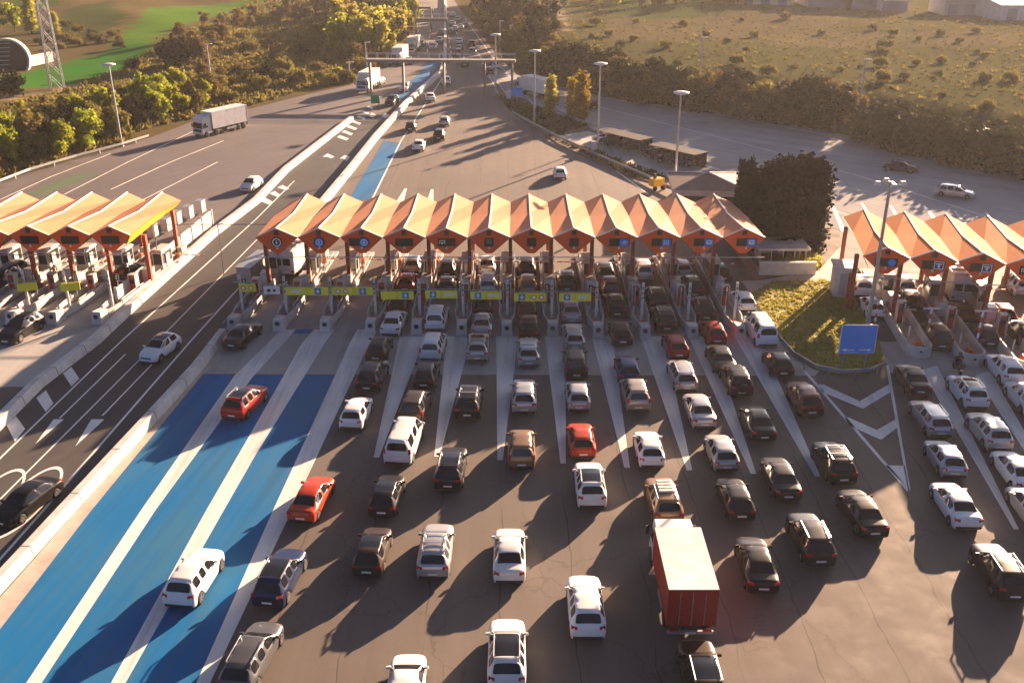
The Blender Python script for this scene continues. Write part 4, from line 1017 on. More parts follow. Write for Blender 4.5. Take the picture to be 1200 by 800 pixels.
    for key, ids, m in (('body', (0,9), [M['paint'], M['trim']]), ('windscreen', (1,), [M['glass']]), ('rear_window', (2,), [M['glass']]), ('side_window', (3,), [M['glass']]), ('side_window2', (4,), [M['glass']]), ('sunroof', (5,), [M['glass']])):
        b2 = bm.copy(); l2 = b2.faces.layers.int.get('part')
        bmesh.ops.delete(b2, geom=[f for f in b2.faces if f[l2] not in ids], context='FACES')
        if len(b2.faces):
            for f in b2.faces: f.material_index = 1 if f[l2] == 9 else 0; f.smooth = True; f.normal_flip() if False else None
            bmesh.ops.translate(b2, verts=b2.verts, vec=(0, -Lc/2, 0))
            mm = bpy.data.meshes.new(key.rstrip('2')); b2.to_mesh(mm); out[key] = mm
            for q in m: mm.materials.append(q)
        b2.free()
    bm.free(); return out
WHEEL = {}
def wheel_mesh(r):
    if r not in WHEEL:
        w = .105
        t = MB().lathe([(r*.62,-w),(r*.93,-w),(r,-w*.6),(r,w*.6),(r*.93,w),(r*.62,w)], 20, ax='x').mesh('wheel', M['tyre'], True)
        q = MB().lathe([(r*.66,-w*.95),(r*.6,-w*.8),(r*.6,w*.8),(r*.66,w*.95)], 20, ax='x')
        for i in range(5):
            a = 2*PI*i/5; c, s_ = math.cos(a), math.sin(a)
            for sx in (-1, 1): q.hexa([(sx*w*.82, c*.04-s_*.035, s_*.04+c*.035),(sx*w*.82, c*.04+s_*.035, s_*.04-c*.035),(sx*w*1.02, c*.04+s_*.035, s_*.04-c*.035),(sx*w*1.02, c*.04-s_*.035, s_*.04+c*.035)],
                   [(sx*w*.82, c*r*.6-s_*.03, s_*r*.6+c*.03),(sx*w*.82, c*r*.6+s_*.03, s_*r*.6-c*.03),(sx*w*1.0, c*r*.6+s_*.03, s_*r*.6-c*.03),(sx*w*1.0, c*r*.6-s_*.03, s_*r*.6+c*.03)])
        WHEEL[r] = (t, q.mesh('rim', M['rim']))
    return WHEEL[r]
def make_car(t, rails=False, roofglass=False, spare=False, load=False):
    d = CARS[t]; Lc, W, wr = d['L'], d['W'], d['wr']; ms = car_meshes(t, roofglass)
    root = empty('parked_car' if False else 'car' if t != 'van' else 'van', (0,0,0)); h = Lc/2
    for k, me in ms.items(): put(k.rstrip('2'), me, root)
    tm, rm = wheel_mesh(wr)
    for y in (.78-h, Lc-.88-h):
        for sx in (-1, 1):
            o = put('wheel', tm, root); o.location = (sx*(W-.115), y, wr); q = put('rim', rm, o)
    zb = lerp(d['zb'], .1); zt = lerp(d['zt'], .06)
    for sx in (-1, 1):
        x0, x1 = sx*W*.60, sx*W*.93
        if t in ('van', 'mpv'): MB().hexa([(sx*W*.80,-h+.0,zb-.12),(sx*W*.955,-h+.12,zb-.12),(sx*W*.955,-h+.2,zb-.12),(sx*W*.80,-h+.2,zb-.12)], [(sx*W*.78,-h+.03,zb+.22),(sx*W*.92,-h+.14,zb+.22),(sx*W*.92,-h+.24,zb+.22),(sx*W*.78,-h+.24,zb+.22)]).build('tail_light', M['tail'], root)
        else: MB().hexa([(x0,-h-.012,zb-.14),(x1,-h+.07,zb-.14),(x1,-h+.3,zb-.12),(x0,-h+.2,zb-.12)], [(x0,-h+.015,zb+.02),(x1*.98,-h+.09,zb+.02),(x1*.98,-h+.32,zb+.03),(x0,-h+.2,zb+.02)]).build('tail_light', M['tail'], root)
        zf = lerp(d['zb'], Lc-.2)
        MB().hexa([(sx*W*.46,h-.04,zf-.17),(sx*W*.80,h-.18,zf-.15),(sx*W*.86,h-.5,zf-.1),(sx*W*.5,h-.3,zf-.12)], [(sx*W*.46,h-.09,zf-.03),(sx*W*.80,h-.24,zf-.01),(sx*W*.865,h-.55,zf+.02),(sx*W*.5,h-.36,zf-.01)]).build('headlight', M['head'], root)
        ym = d['wind'][1] - .18 - h; zm = lerp(d['zb'], d['wind'][1]) + .1
        mo = MB().hexa([(sx*W*.9,ym-.05,zm-.1),(sx*(W+.13),ym-.07,zm-.06),(sx*(W+.13),ym+.03,zm-.06),(sx*W*.9,ym+.08,zm-.1)], [(sx*W*.9,ym-.05,zm+.05),(sx*(W+.12),ym-.07,zm+.06),(sx*(W+.11),ym+.01,zm+.06),(sx*W*.9,ym+.06,zm+.05)]).build('wing_mirror', M['paint'], root)
    MB().box(-.27,.27,-h-.022,-h+.1,.5 if t != 'van' else .62,.61 if t != 'van' else .73).build('number_plate', M['plate'], root)
    MB().box(-.26,.26,h-.1,h+.012,.38,.48).build('number_plate', M['plate'], root)
    MB().hexa([(-W*.80,-h-.012,.27),(W*.80,-h-.012,.27),(W*.86,-h+.2,.27),(-W*.86,-h+.2,.27)], [(-W*.82,-h-.02,.44),(W*.82,-h-.02,.44),(W*.89,-h+.2,.44),(-W*.89,-h+.2,.44)]).build('bumper', M['trim'], root, bevel=.02)
    MB().box(-W*.5,W*.5,h-.12,h-.002,.5,.62).build('grille', M['trim'], root)
    if rails:
        for sx in (-1, 1):
            a = d['rear'][1]+.25-h; b = d['wind'][0]-.15-h; z = lerp(d['zt'], (a+b)/2+h)
            MB().tube((sx*W*.66,a,z+.03),(sx*W*.66,b,z+.03),.03,n=6).box(sx*W*.66-.025,sx*W*.66+.025,a,a+.1,z-.08,z+.03).box(sx*W*.66-.025,sx*W*.66+.025,b-.1,b,z-.08,z+.03).build('roof_rail', M['chrome'], root)
    if rails == 2:
        z = lerp(d['zt'], 1.8)
        for y in (-.9, .1): MB().box(-W*.66,W*.66,y-.04,y+.04,z+.05,z+.09).build('roof_bar', M['chrome'], root)
    if spare:
        mb = MB().lathe([(.12,-.2),(.36,-.19),(.38,-.1),(.38,0),(.2,.02)], 20, (0, -h, .98), 'y'); mb.build('spare_wheel', M['tyre'], root)
    if load:
        z = lerp(d['zt'], 1.6); mb = MB()
        for i in range(4): mb.box(-.45, .45, -.85+i*.36, -.62+i*.36, z-.02, z+.1)
        mb.build('roof_load', M['sign_pale'], root, bevel=.03)
    return root
PROTO = {}
def vehicle(key):
    if key not in PROTO:
        PROTO[key] = {'hatch': lambda: make_car('hatch'), 'sedan': lambda: make_car('sedan'), 'suv': lambda: make_car('suv'), 'suvr': lambda: make_car('suv', rails=True), 'suvg': lambda: make_car('suv', True, True), 'suvb': lambda: make_car('suv', 2),
            'suvl': lambda: make_car('suv', True, load=True), 'jeep': lambda: make_car('suv', spare=True), 'wagon': lambda: make_car('wagon', True), 'mpv': lambda: make_car('mpv'), 'van': lambda: make_car('van'), 'hatchg': lambda: make_car('hatch', roofglass=True), 'vanbox': make_camper}[key]()
        prep(PROTO[key]); PROTO[key]['fresh'] = 1
    return PROTO[key]
def lorry_wheels(root, ys, r=.5, x=1.02):
    tm = MB().lathe([(r*.55,-.15),(r*.94,-.15),(r,-.1),(r,.1),(r*.94,.15),(r*.55,.15)], 20, ax='x').mesh('wheel', M['tyre'], True)
    rm = MB().lathe([(r*.55,-.13),(r*.3,-.08),(r*.3,.08),(r*.55,.13)], 16, ax='x').mesh('rim', M['rim'])
    for y in ys:
        for sx in (-1, 1): o = put('wheel', tm, root); o.location = (sx*x, y, r); put('rim', rm, o)
def make_lorry(cabm, boxm, roofm, boxL, boxH, z0, name='lorry', semi=False, cabL=2.0, cabH=2.7, w=1.22):
    """origin under the middle; cab at +Y"""
    root = empty(name, (0,0,0)); T = boxL + cabL + .25; y0 = -T/2; yb = y0 + boxL; yc = yb + .25
    b = MB().box(-w, w, y0, yb, z0, boxH-.05); b.build('cargo_box', M[boxm], root)
    MB().box(-w-.02, w+.02, y0-.02, yb+.02, boxH-.047, boxH).build('box_roof', M[roofm], root)
    fr = MB()
    for x in (-w-.022, w-.05):
        for y in (y0-.026, yb-.05): fr.box(x, x+.072, y, y+.076, z0, boxH-.05)
    fr.box(-w-.02, w+.02, y0-.05, y0-.022, boxH-.16, boxH-.05).build('corner_post', M[boxm], root)
    MB().box(-.02,.02,y0-.03,y0-.003,z0+.05,boxH-.2).box(-w*.5-.03,-w*.5,y0-.05,y0-.003,z0+.1,boxH-.2).box(w*.5,w*.5+.03,y0-.05,y0-.003,z0+.1,boxH-.2).build('rear_door_bar', M['steel'], root)
    MB().box(-.42,.42,y0+.1,y0+T-.4,.62,z0-.003).build('chassis', M['dark_steel'], root)
    MB().box(-w*.95,w*.95,y0-.03,y0+.09,.55,.72).build('bumper', M['steel'], root)
    for sx in (-1, 1): MB().box(min(sx*.6,sx*1.05),max(sx*.6,sx*1.05),y0-.06,y0-.032,.74,.88).build('tail_light', M['tail'], root)
    MB().box(-.27,.27,y0-.05,y0-.032,.57,.68).build('number_plate', M['plate'], root)
    h = cabL; cw = w*.93
    MB().hexa([(-cw,yc,.55),(cw,yc,.55),(cw,yc+h,.5),(-cw,yc+h,.5)], [(-cw*.95,yc,cabH),(cw*.95,yc,cabH),(cw*.9,yc+h*.82,cabH-.12),(-cw*.9,yc+h*.82,cabH-.12)]).build('cab', M[cabm], root, bevel=.08)
    s = lambda z: yc + h - (h*.18)*(z-.5)/(cabH-.62)
    MB().add([(-cw*.86,s(1.45)+.012,1.45),(cw*.86,s(1.45)+.012,1.45),(cw*.82,s(2.3)+.012,2.3),(-cw*.82,s(2.3)+.012,2.3)], [(0,1,2,3)]).build('windscreen', M['glass'], root)
    for sx in (-1, 1):
        MB().add([(sx*(cw*.985),yc+h*.35,1.5),(sx*(cw*.985),yc+h*.82,1.5),(sx*(cw*.962),yc+h*.74,2.2),(sx*(cw*.962),yc+h*.35,2.2)], [(0,1,2,3)]).build('side_window', M['glass'], root)
        MB().box(sx*(cw+.16)-.09, sx*(cw+.16)+.09, yc+h*.84, yc+h*.9, 1.5, 2.05).tube((sx*cw*.95, yc+h*.85, 2.1), (sx*(cw+.16), yc+h*.87, 2.05), .025, n=5).build('wing_mirror', M['trim'], root)
        MB().box(min(sx*.6,sx*1.0),max(sx*.6,sx*1.0),yc+h-.03,yc+h+.02,.66,.84).build('headlight', M['head'], root)
    MB().box(-cw*.7,cw*.7,yc+h-.04,yc+h+.006,.9,1.3).build('grille', M['trim'], root)
    ys = [yc+h*.55] + ([yc-1.0, y0+1.0, y0+2.2, y0+3.4] if semi else [y0+1.3])
    lorry_wheels(root, ys)
    MB().box(-w+.03,w-.03,y0+boxL*.35,y0+boxL*.62,.5,.55+.3).build('side_guard', M['steel'], root)
    return root
def make_camper():
    root = empty('camper_van', (0,0,0))
    MB().box(-1.1,1.1,-3.0,1.6,.5,2.85).build('living_box', M['lorry_white'], root, bevel=.1)
    MB().hexa([(-1.0,1.62,.45),(1.0,1.62,.45),(1.0,3.0,.45),(-1.0,3.0,.45)], [(-.9,1.62,2.05),(.9,1.62,2.05),(.85,1.95,2.05),(-.85,1.95,2.05)]).build('cab', M['lorry_white'], root, bevel=.08)
    MB().add([(-.85,2.62,1.0),(.85,2.62,1.0),(.78,2.02,1.95),(-.78,2.02,1.95)], [(0,1,2,3)]).build('windscreen', M['glass'], root)
    for x in (-.55,.35): MB().box(x-.38,x+.38,-3.03,-3.005,1.4,2.1).build('rear_window', M['glass'], root)
    for z in (.9, 1.15): MB().box(-1.0,1.0,-3.02,-3.003,z,z+.06).build('trim_strip', M['shed'], root)
    for y in (-2.2,-.9,.4): MB().box(-.75,.75,y-.2,y+.2,2.851,2.95).build('roof_hatch', M['sign_pale'], root)
    for sx in (-1,1): MB().box(min(sx*.75,sx*1.0),max(sx*.75,sx*1.0),-3.03,-3.004,.7,.86).build('tail_light', M['tail'], root)
    MB().box(-.27,.27,-3.03,-3.004,.56,.67).build('number_plate', M['plate'], root)
    lorry_wheels(root, [-1.9, 2.0], .34, .95)
    return root
COLR = {'white': (.74,.74,.735,0), 'silver': (.46,.465,.47,.55), 'grey': (.11,.114,.12,.4), 'black': (.012,.012,.013,.0), 'red': (.38,.018,.012,.0), 'maroon': (.12,.012,.015,.2), 'navy': (.012,.022,.065,.2), 'blue': (.02,.05,.15,.3),
        'brown': (.05,.034,.027,.3), 'bronze': (.28,.17,.10,.5), 'beige': (.33,.29,.25,.4), 'darkgrey': (.02,.021,.023,.2), 'ice': (.5,.54,.6,.5), 'orange': (.45,.05,.02,.1), 'pearl': (.6,.58,.55,.3), 'olive': (.016,.018,.016,.1)}
# reading of the view: x, y of the middle of the vehicle, kind, colour, heading in degrees right of straight ahead, label
V = [
 (285,390,'sedan','darkgrey',12,'dark grey saloon in the leftmost lane, next to the first toll island'),
 (288,468,'suvg','red',13,'red suv with a dark roof on the blue lanes'),
 (418,480,'hatch','white',5,'white hatchback left of the first white wedge'),
 (437,437,'suv','darkgrey',6,'dark grey suv below the small black hatchback, left of the first white wedge'),
 (445,405,'hatch','black',3,'small black hatchback queuing behind the fourth island from the left'),
 (462,375,'sedan','white',4,'white saloon entering the lane under the yellow board, fifth lane'),
 (468,352,'hatch','black',2,'black car half hidden by the yellow board above the white saloon'),
 (512,370,'mpv','white',2,'small boxy white van entering the sixth lane'),
 (565,377,'sedan','silver',0,'silver saloon entering the seventh lane'),
 (566,354,'hatch','black',0,'dark car under the yellow board in front of the silver saloon'),
 (508,403,'mpv','white',4,'white mpv queuing behind the small boxy white van'),
 (560,404,'suvg','silver',0,'silver suv with a glass roof behind the silver saloon'),
 (500,435,'hatch','darkgrey',3,'dark grey hatchback between the first two white wedges'),
 (487,473,'mpv','brown',5,'brown mpv just ahead of the big white van'),
 (474,515,'van','white',6,'big white van with a dark rear window, below the brown mpv'),
 (550,467,'suvb','black',2,'black suv with roof bars between the second and third white wedges'),
 (366,580,'sedan','orange',8,'orange red saloon beside the rightmost blue lane stripe'),
 (454,576,'hatchg','black',4,'black hatchback with a glass roof below the big white van'),
 (529,545,'suvg','black',3,'black suv with a glossy roof at the tip of the second white wedge'),
 (229,672,'suv','white',7,'white suv driving over the blue lanes'),
 (329,672,'suvg','navy',7,'dark blue suv beside the blue lanes, right of the white suv'),
 (296,764,'wagon','grey',8,'grey estate car cut by the bottom edge of the photo, by the blue lanes'),
 (437,641,'hatchg','brown',3,'dark brown hatchback left of the silver off-roader with roof rails'),
 (511,641,'suvb','silver',1,'silver off-roader with roof rails and bars'),
 (597,645,'sedan','white',0,'white saloon right of the silver off-roader with roof rails'),
 (594,761,'suvg','white',0,'white suv with a dark glass roof at the bottom centre'),
 (476,800,'hatch','white',0,'white hatchback cut by the bottom edge, left of the glass roofed white suv'),
 (686,706,'suv','white',0,'white suv left of the red lorry'),
 (691,564,'suvg','white',0,'white suv with a glass roof panel at the tip of the fourth white wedge'),
 (681,512,'hatch','orange',-1,'small orange red hatchback left of the fifth white wedge'),
 (611,522,'mpv','bronze',0,'bronze coloured small mpv right of the third white wedge'),
 (614,461,'suv','silver',0,'silver suv between the third and fourth white wedges'),
 (677,460,'hatch','silver',0,'silver hatchback right of the fourth white wedge, below the black mpv'),
 (674,423,'mpv','black',0,'black mpv right of the fourth white wedge'),
 (619,410,'suvb','silver',0,'silver suv with roof bars behind the black off-roader'),
 (620,381,'jeep','black',0,'black off-roader with a spare wheel on its tailgate'),
 (672,391,'wagon','silver',0,'silver estate car entering the ninth lane'),
 (669,362,'sedan','silver',0,'silver saloon under the rightmost yellow green board'),
 (735,429,'hatch','blue',-1,'dark blue hatchback right of the fifth white wedge'),
 (744,459,'mpv','beige',-1,'small beige hatchback behind the dark blue one'),
 (727,387,'hatch','black',-1,'black hatchback with red lamps entering the tenth lane'),
 (791,402,'hatch','red',-2,'red hatchback right of the sixth white wedge, behind the black pickup'),
 (760,522,'hatch','white',0,'white hatchback between the fifth and sixth white wedge tips'),
 (777,583,'suvl','bronze',-2,'bronze suv with things tied on its roof, ahead of the red lorry'),
 (799,436,'wagon','silver',-1,'silver estate car behind the red hatchback in the eleventh lane queue'),
 (819,477,'sedan','silver',-1,'silver saloon between the sixth and seventh white wedges'),
 (845,526,'hatch','silver',-1,'silver hatchback with red lamps at the tip of the seventh white wedge'),
 (861,580,'hatch','darkgrey',-1,'dark hatchback with a grey glossy roof, below the silver hatchback with red lamps'),
 (914,556,'sedan','black',0,'black saloon left of the last white wedge tip'),
 (887,491,'sedan','black',-1,'black coupe between the seventh and eighth white wedges'),
 (844,417,'sedan','black',-1,'black saloon behind the red hatchback near the twelfth island'),
 (862,442,'jeep','black',-1,'small black off-roader with a spare wheel, above the black coupe'),
 (911,422,'hatch','darkgrey',-1,'dark hatchback right of the last white wedge top, behind the white van'),
 (942,464,'suv','maroon',-1,'dark red suv left of the chevron area'),
 (976,538,'suvb','black',-2,'black suv with roof bars left of the chevron tip'),
 (1009,596,'sedan','black',-3,'black saloon below the chevron tip'),
 (949,627,'suvr','darkgrey',-1,'dark grey suv with roof rails right of the black saloon'),
 (886,656,'sedan','black',2,'black saloon right of the red lorry'),
 (822,787,'suvg','brown',0,'dark brown suv behind the red lorry, cut by the bottom edge'),
 (1170,665,'suvr','black',2,'black suv with roof rails alone at the lower right'),
 (1119,587,'sedan','white',2,'white saloon below the ice blue hatchback on the right'),
 (1107,533,'hatch','ice',3,'ice blue hatchback right of the chevron tip'),
 (1090,486,'wagon','silver',2,'silver estate car right of the chevron area'),
 (1069,441,'sedan','darkgrey',4,'dark saloon at the top of the right chevron line'),
 (1133,456,'suvg','white',3,'white suv left of the motorcycle lane wedge, with a dark sunroof'),
 (1158,502,'suv','pearl',3,'pearl white suv between the two right white wedges'),
 (1190,548,'sedan','white',3,'white saloon cut by the right edge, right of the long white wedge'),
 (1177,430,'suv','white',4,'white suv at the top right of the queue, entering the right plaza'),
 (1202,464,'suv','white',4,'white suv cut by the right edge below the one entering the right plaza'),
 (1210,592,'sedan','silver',3,'silver car only just inside the right edge'),
 (485,307,'hatch','silver',2,'silver hatchback under the fourth canopy gable'),
 (478,328,'hatch','red',3,'red hatchback waiting in the fifth lane'),
 (525,311,'hatch','black',1,'black car with a bright roof edge under the fifth canopy gable'),
 (524,334,'jeep','black',1,'black off-roader above the sixth yellow board'),
 (571,308,'sedan','pearl',0,'pearl saloon under the sixth gable, ahead of the white mpv'),
 (572,331,'mpv','white',0,'white mpv waiting in the seventh lane behind the pearl saloon'),
 (617,310,'suv','black',0,'black suv under the seventh gable, ahead of the tan one'),
 (618,333,'mpv','bronze',0,'tan roofed mpv in the eighth lane'),
 (618,360,'hatch','black',0,'black hatchback under the board with red rings, ahead of the off-roader'),
 (663,327,'suvr','black',-1,'black suv under the eighth gable in the ninth lane'),
 (708,317,'suv','black',-1,'black suv with a bright roof edge, leading the tenth lane'),
 (714,335,'mpv','maroon',-2,'maroon mpv second in the tenth lane'),
 (720,355,'suv','black',-2,'black suv third in the tenth lane, behind the maroon mpv'),
 (752,315,'mpv','pearl',-2,'pearl mpv under the tenth gable'),
 (768,347,'suvr','black',-2,'black suv with roof rails beside a marker post, eleventh lane'),
 (777,371,'suvb','olive',-2,'olive black pickup like suv with roof bars, eleventh lane'),
 (835,386,'hatch','red',-2,'bright red hatchback beside the rightmost toll island'),
 (822,359,'suvr','black',-2,'black suv with roof rails, ahead of the bright red hatchback'),
 (798,312,'hatch','white',-2,'white car under the eleventh gable'),
 (809,333,'suv','darkgrey',-2,'dark suv between the white car and the black suv with rails, twelfth lane'),
 (843,316,'hatch','black',-2,'black hatchback under the rightmost gable'),
 (870,350,'hatch','white',-2,'white hatchback in the lane beside the grass island'),
 (891,386,'van','white',-2,'white van at the edge of the grass island'),
 (1008,333,'mpv','white',8,'white mpv beside the narrow kiosk'),
 (1022,357,'hatch','white',8,'white car behind the lamp mast'),
 (1057,333,'mpv','white',8,'white van under the first gable of the right canopy'),
 (1064,350,'suv','black',8,'black suv behind the white van, right plaza first lane'),
 (1096,391,'mpv','black',6,'black mpv leaving the queue beside the blue board'),
 (1128,365,'sedan','darkgrey',8,'dark saloon behind the white camper'),
 (1152,389,'hatch','navy',6,'navy hatchback beside the striped pole near the right edge'),
 (1173,364,'hatch','red',8,'red hatchback under the right canopy'),
 (1192,332,'mpv','ice',8,'pale blue van at the right frame edge under the canopy'),
 (1197,388,'suv','olive',6,'dark green suv at the right frame edge'),
 (155,318,'suv','black',8,'black suv in the left plaza beside the panel wall'),
 (491,169,'sedan','white',0,'white saloon on the exit plaza, lowest of four cars'),
 (482,147,'hatch','black',0,'black hatchback on the exit plaza, leftmost of the four cars'),
 (515,157,'suv','black',0,'black suv on the exit plaza between the white saloon and a silver car'),
 (521,141,'hatch','silver',0,'silver hatchback on the exit plaza, topmost of the four cars'),
 (656,201,'hatch','white',0,'white hatchback alone on the exit plaza above the middle canopy'),
 (504,113,'sedan','white',-6,'white saloon beside the motorway barrier, below the footbridge'),
 (523,94,'suv','white',-4,'white suv beside the motorway barrier, just below the footbridge'),
 (545,73,'suv','black',0,'black suv just under the footbridge, right carriageway'),
 (573,75,'suv','darkgrey',-8,'dark car under the right end of the footbridge'),
 (580,76,'hatch','white',-8,'white car at the right end of the footbridge'),
 (573,82,'hatch','black',-8,'black car just below the right end of the footbridge'),
 (538,48,'sedan','white',0,'white car beyond the footbridge, right carriageway, highest of three'),
 (538,56,'sedan','darkgrey',0,'dark grey car beyond the footbridge, middle of three in a row'),
 (537,61,'suv','black',0,'black car right behind the footbridge railing'),
 (553,51,'suv','black',0,'black car beyond the footbridge near the right verge'),
 (554,60,'suv','grey',0,'grey car beyond the footbridge near the right verge'),
 (690,122,'suv','black',-22,'dark car beside the yellow trees on the ramp'),
 (1056,194,'sedan','navy',118,'dark saloon driving along the right ramp'),
 (1120,224,'wagon','silver',118,'silver estate car driving along the right ramp'),
]
FAR = [(530,27,'white'),(540,31,'silver'),(528,36,'grey'),(536,22,'silver'),(533,33,'white'),(545,29,'grey'),(531,17,'white')]
D = [  # facing the camera
 (187,406,'hatchg','white',194,'white hatchback coming towards the camera on the dark road'),
 (31,584,'sedan','black',197,'black saloon coming towards the camera over the painted ring'),
 (294,215,'hatch','white',190,'white hatchback coming towards the left plaza'),
 (24,384,'suvr','black',190,'black off-roader with a pale roof leaving the left plaza'),
 (475,102,'suv','white',188,'white car on the far blue lane beyond the toll'),
 (459,118,'suv','darkgrey',188,'dark car beside the small green board'),
 (444,95,'hatch','grey',190,'grey car right behind the small white lorry'),
 (465,72,'hatch','grey',188,'grey car just left of the far white lorries'),
 (479,71,'hatch','silver',186,'silver car under the footbridge, left carriageway'),
 (494,51,'hatch','grey',184,'grey car beside the far white lorry'),
 (508,54,'sedan','silver',184,'silver car beyond the footbridge, left carriageway'),
 (515,47,'hatch','silver',183,'pale car beyond the footbridge near the median'),
 (517,38,'hatch','grey',183,'dark far car near the median'),
 (9,326,'van','navy',188,'dark blue van at the left edge under the left canopy'),
]
def put_vehicle(px, py, key, colour, deg, label, group):
    pr = vehicle(key); o = pr if pr.get('fresh') else copy_tree(pr)
    if 'fresh' in pr: del pr['fresh']
    if 'fresh' in o: del o['fresh']
    p = at(px, py, .72); o.location = (p.x, p.y, 0); o.rotation_euler.z = -math.radians(deg)
    c = COLR[colour]
    k = random.uniform(.88, 1.08); c = (min(.8, c[0]*k), min(.8, c[1]*k), min(.8, c[2]*k), c[3])
    for ch in KIDS[pr.name]: pass
    def paint(a):
        for q in a.children_: q.color = c
    for q in [x for x in bpy.data.objects if x.parent == o] if False else FAM(o): q.color = c
    for k_ in ('label','category','group'):
        if k_ in o: del o[k_]
    return tag(o, label, 'van' if key == 'van' else 'camper van' if key == 'vanbox' else 'car', group)
# children of a just made copy, without a scene update
MADE = {}
_ct = copy_tree
def copy_tree(o, parent=None):
    c = o.copy(); COL.objects.link(c); c.parent = parent; MADE[c.name] = []
    for ch in KIDS.get(o.name, []):
        d = copy_tree(ch, c); MADE[c.name].append(d)
    return c
def FAM(o): return MADE.get(o.name) or KIDS.get(o.name, [])
for row in V: put_vehicle(*row, 'vehicles queuing at and leaving the toll')
for row in D: put_vehicle(*row, 'vehicles coming towards the camera')
for k, (x, y, c) in enumerate(FAR):
    o = put_vehicle(x, y, 'sedan', c, 0, 'distant car in the far traffic queue on the right motorway carriageway', 'distant cars near the top of the motorway')
for k, (x, y, c, t) in enumerate(((709,161,'pearl','hatch'),(717,164,'black','hatch'),(731,165,'grey','suv'),(745,170,'black','wagon'),(771,178,'black','sedan'),(779,181,'darkgrey','hatch'),(787,185,'black','suv'),(797,187,'navy','hatch'),(806,186,'black','sedan'))):
    put_vehicle(x, y, t, c, -60, ['pale parked hatchback, first of the row beside the ramp', 'small black parked car next to the pale one', 'grey parked suv in the row beside the ramp', 'black parked estate at the middle of the row', 'black parked saloon left of the lamp post by the building', 'dark grey parked hatchback near the building', 'black parked suv touching the lamp post line by the building', 'navy parked hatchback right of the lamp post', 'black parked saloon, last of the row beside the ramp'][k], 'cars parked beside the right ramp')
for k, (a_, b_, lb) in enumerate((((700,168),(752,181),'flat carport, roof coloured as shade, over the left half of the parked row'), ((762,186),(816,199),'flat carport, roof coloured as shade, over the right half of the parked row'))):
    a, b = at(*a_), at(*b_); c = (a+b)/2; l = (b-a).length/2; rt = tag(empty('carport', c, math.atan2(b.y-a.y, b.x-a.x)), lb, 'carport')
    MB().box(-l, l, -.6, 2.4, 2.05, 2.16).build('roof', M['carport'], rt)
    MB().box(-l+.1, l-.1, 2.1, 2.25, 0, 2.04).build('rear_wall', M['dark_steel'], rt)
    for i in range(5):
        x = -l + .3 + (2*l-.6)*i/4; MB().tube((x,-.3,0),(x,-.3,2.045),.06,n=6).build('post', M['dark_steel'], rt)
# camper vans
for x, y, deg, lb in ((346,307,10,'white camper van with a dark rear window under the leftmost gable'), (1118,336,8,'white camper van with two rear windows under the right canopy')):
    put_vehicle(x, y, 'vanbox', 'white', deg, lb, 'camper vans')
# lorries
def set_lorry(o, px, py, z, deg, label, dy=0):
    p = at(px, py, z); o.location = (p.x, p.y, 0); o.rotation_euler.z = -math.radians(deg); tag(o, label, 'lorry', 'lorries')
lo = make_lorry('lorry_white', 'lorry_red', 'lorry_roof', 5.2, 3.3, 1.05)
a = at(785, 690, 3.3); b = at(842, 690, 3.3); c = (a+b)/2; T = 5.2+2.0+.25
lo.location = (c.x, c.y + T/2, 0); tag(lo, 'red box lorry with a cream roof and white cab in the lower middle', 'lorry', 'lorries')
lo = make_lorry('lorry_white', 'lorry_white', 'lorry_white', 7.6, 3.7, 1.1, 'articulated_lorry', True, 2.0, 3.3)
a, b = at(232, 150, 1.5), at(283, 138, 1.5); lo.location = ((a.x+b.x)/2, (a.y+b.y)/2, 0); lo.rotation_euler.z = hdg(b, a); tag(lo, 'long white articulated lorry leaving along the left road edge', 'lorry', 'lorries')
lo = make_lorry('lorry_white', 'lorry_white', 'lorry_white', 7.6, 3.7, 1.1, 'articulated_lorry', True, 2.0, 3.2)
a, b = at(613, 100, 1.5), at(642, 107, 1.5); lo.location = ((a.x+b.x)/2, (a.y+b.y)/2, 0); lo.rotation_euler.z = hdg(b, a); tag(lo, 'white articulated lorry on the right ramp above the verge', 'lorry', 'lorries')
for x, y, deg, lb in ((431,94,190,'small white box lorry on the left carriageway below the footbridge'), (468,64,186,'white box lorry just behind the footbridge'), (484,52,184,'white box lorry beyond the footbridge, the farther of two')):
    lo = make_lorry('lorry_white', 'lorry_white', 'lorry_white', 6.5, 3.6, 1.05); set_lorry(lo, x, y, 1.8, deg, lb)

# motorcycle with its rider on the right plaza
mp = at(1121, 436); mz = -math.radians(4)
r = tag(empty('motorcycle', mp, mz), 'black scooter with a white plate between the two white suvs', 'motorcycle')
for y in (-.62, .68):
    MB().lathe([(.2,-.05),(.27,-.06),(.3,0),(.27,.06),(.2,.05)], 18, (0, y, .3), 'x').build('wheel', M['tyre'], r, True)
MB().hexa([(-.17,-.85,.45),(.17,-.85,.45),(.14,.3,.35),(-.14,.3,.35)], [(-.15,-.9,.78),(.15,-.9,.78),(.13,.1,.72),(-.13,.1,.72)]).box(-.16,.16,.1,.5,.28,.4).build('body', M['helmet'], r, bevel=.05)
MB().hexa([(-.22,.42,.35),(.22,.42,.35),(.2,.55,.35),(-.2,.55,.35)], [(-.16,.36,1.02),(.16,.36,1.02),(.14,.46,1.02),(-.14,.46,1.02)]).build('leg_shield', M['helmet'], r, bevel=.03)
MB().tube((-.36,.32,1.06),(.36,.32,1.06),.022,n=6).tube((0,.62,.35),(0,.36,1.06),.035,n=6).build('handlebar', M['steel'], r)
MB().box(-.14,.14,-.93,-.9,.5,.68).build('number_plate', M['plate'], r); MB().box(-.09,.09,-.95,-.9,.72,.8).build('tail_light', M['tail'], r)
MB().box(-.2,.2,-1.05,-.72,.82,1.12).build('top_box', M['trim'], r, bevel=.05)
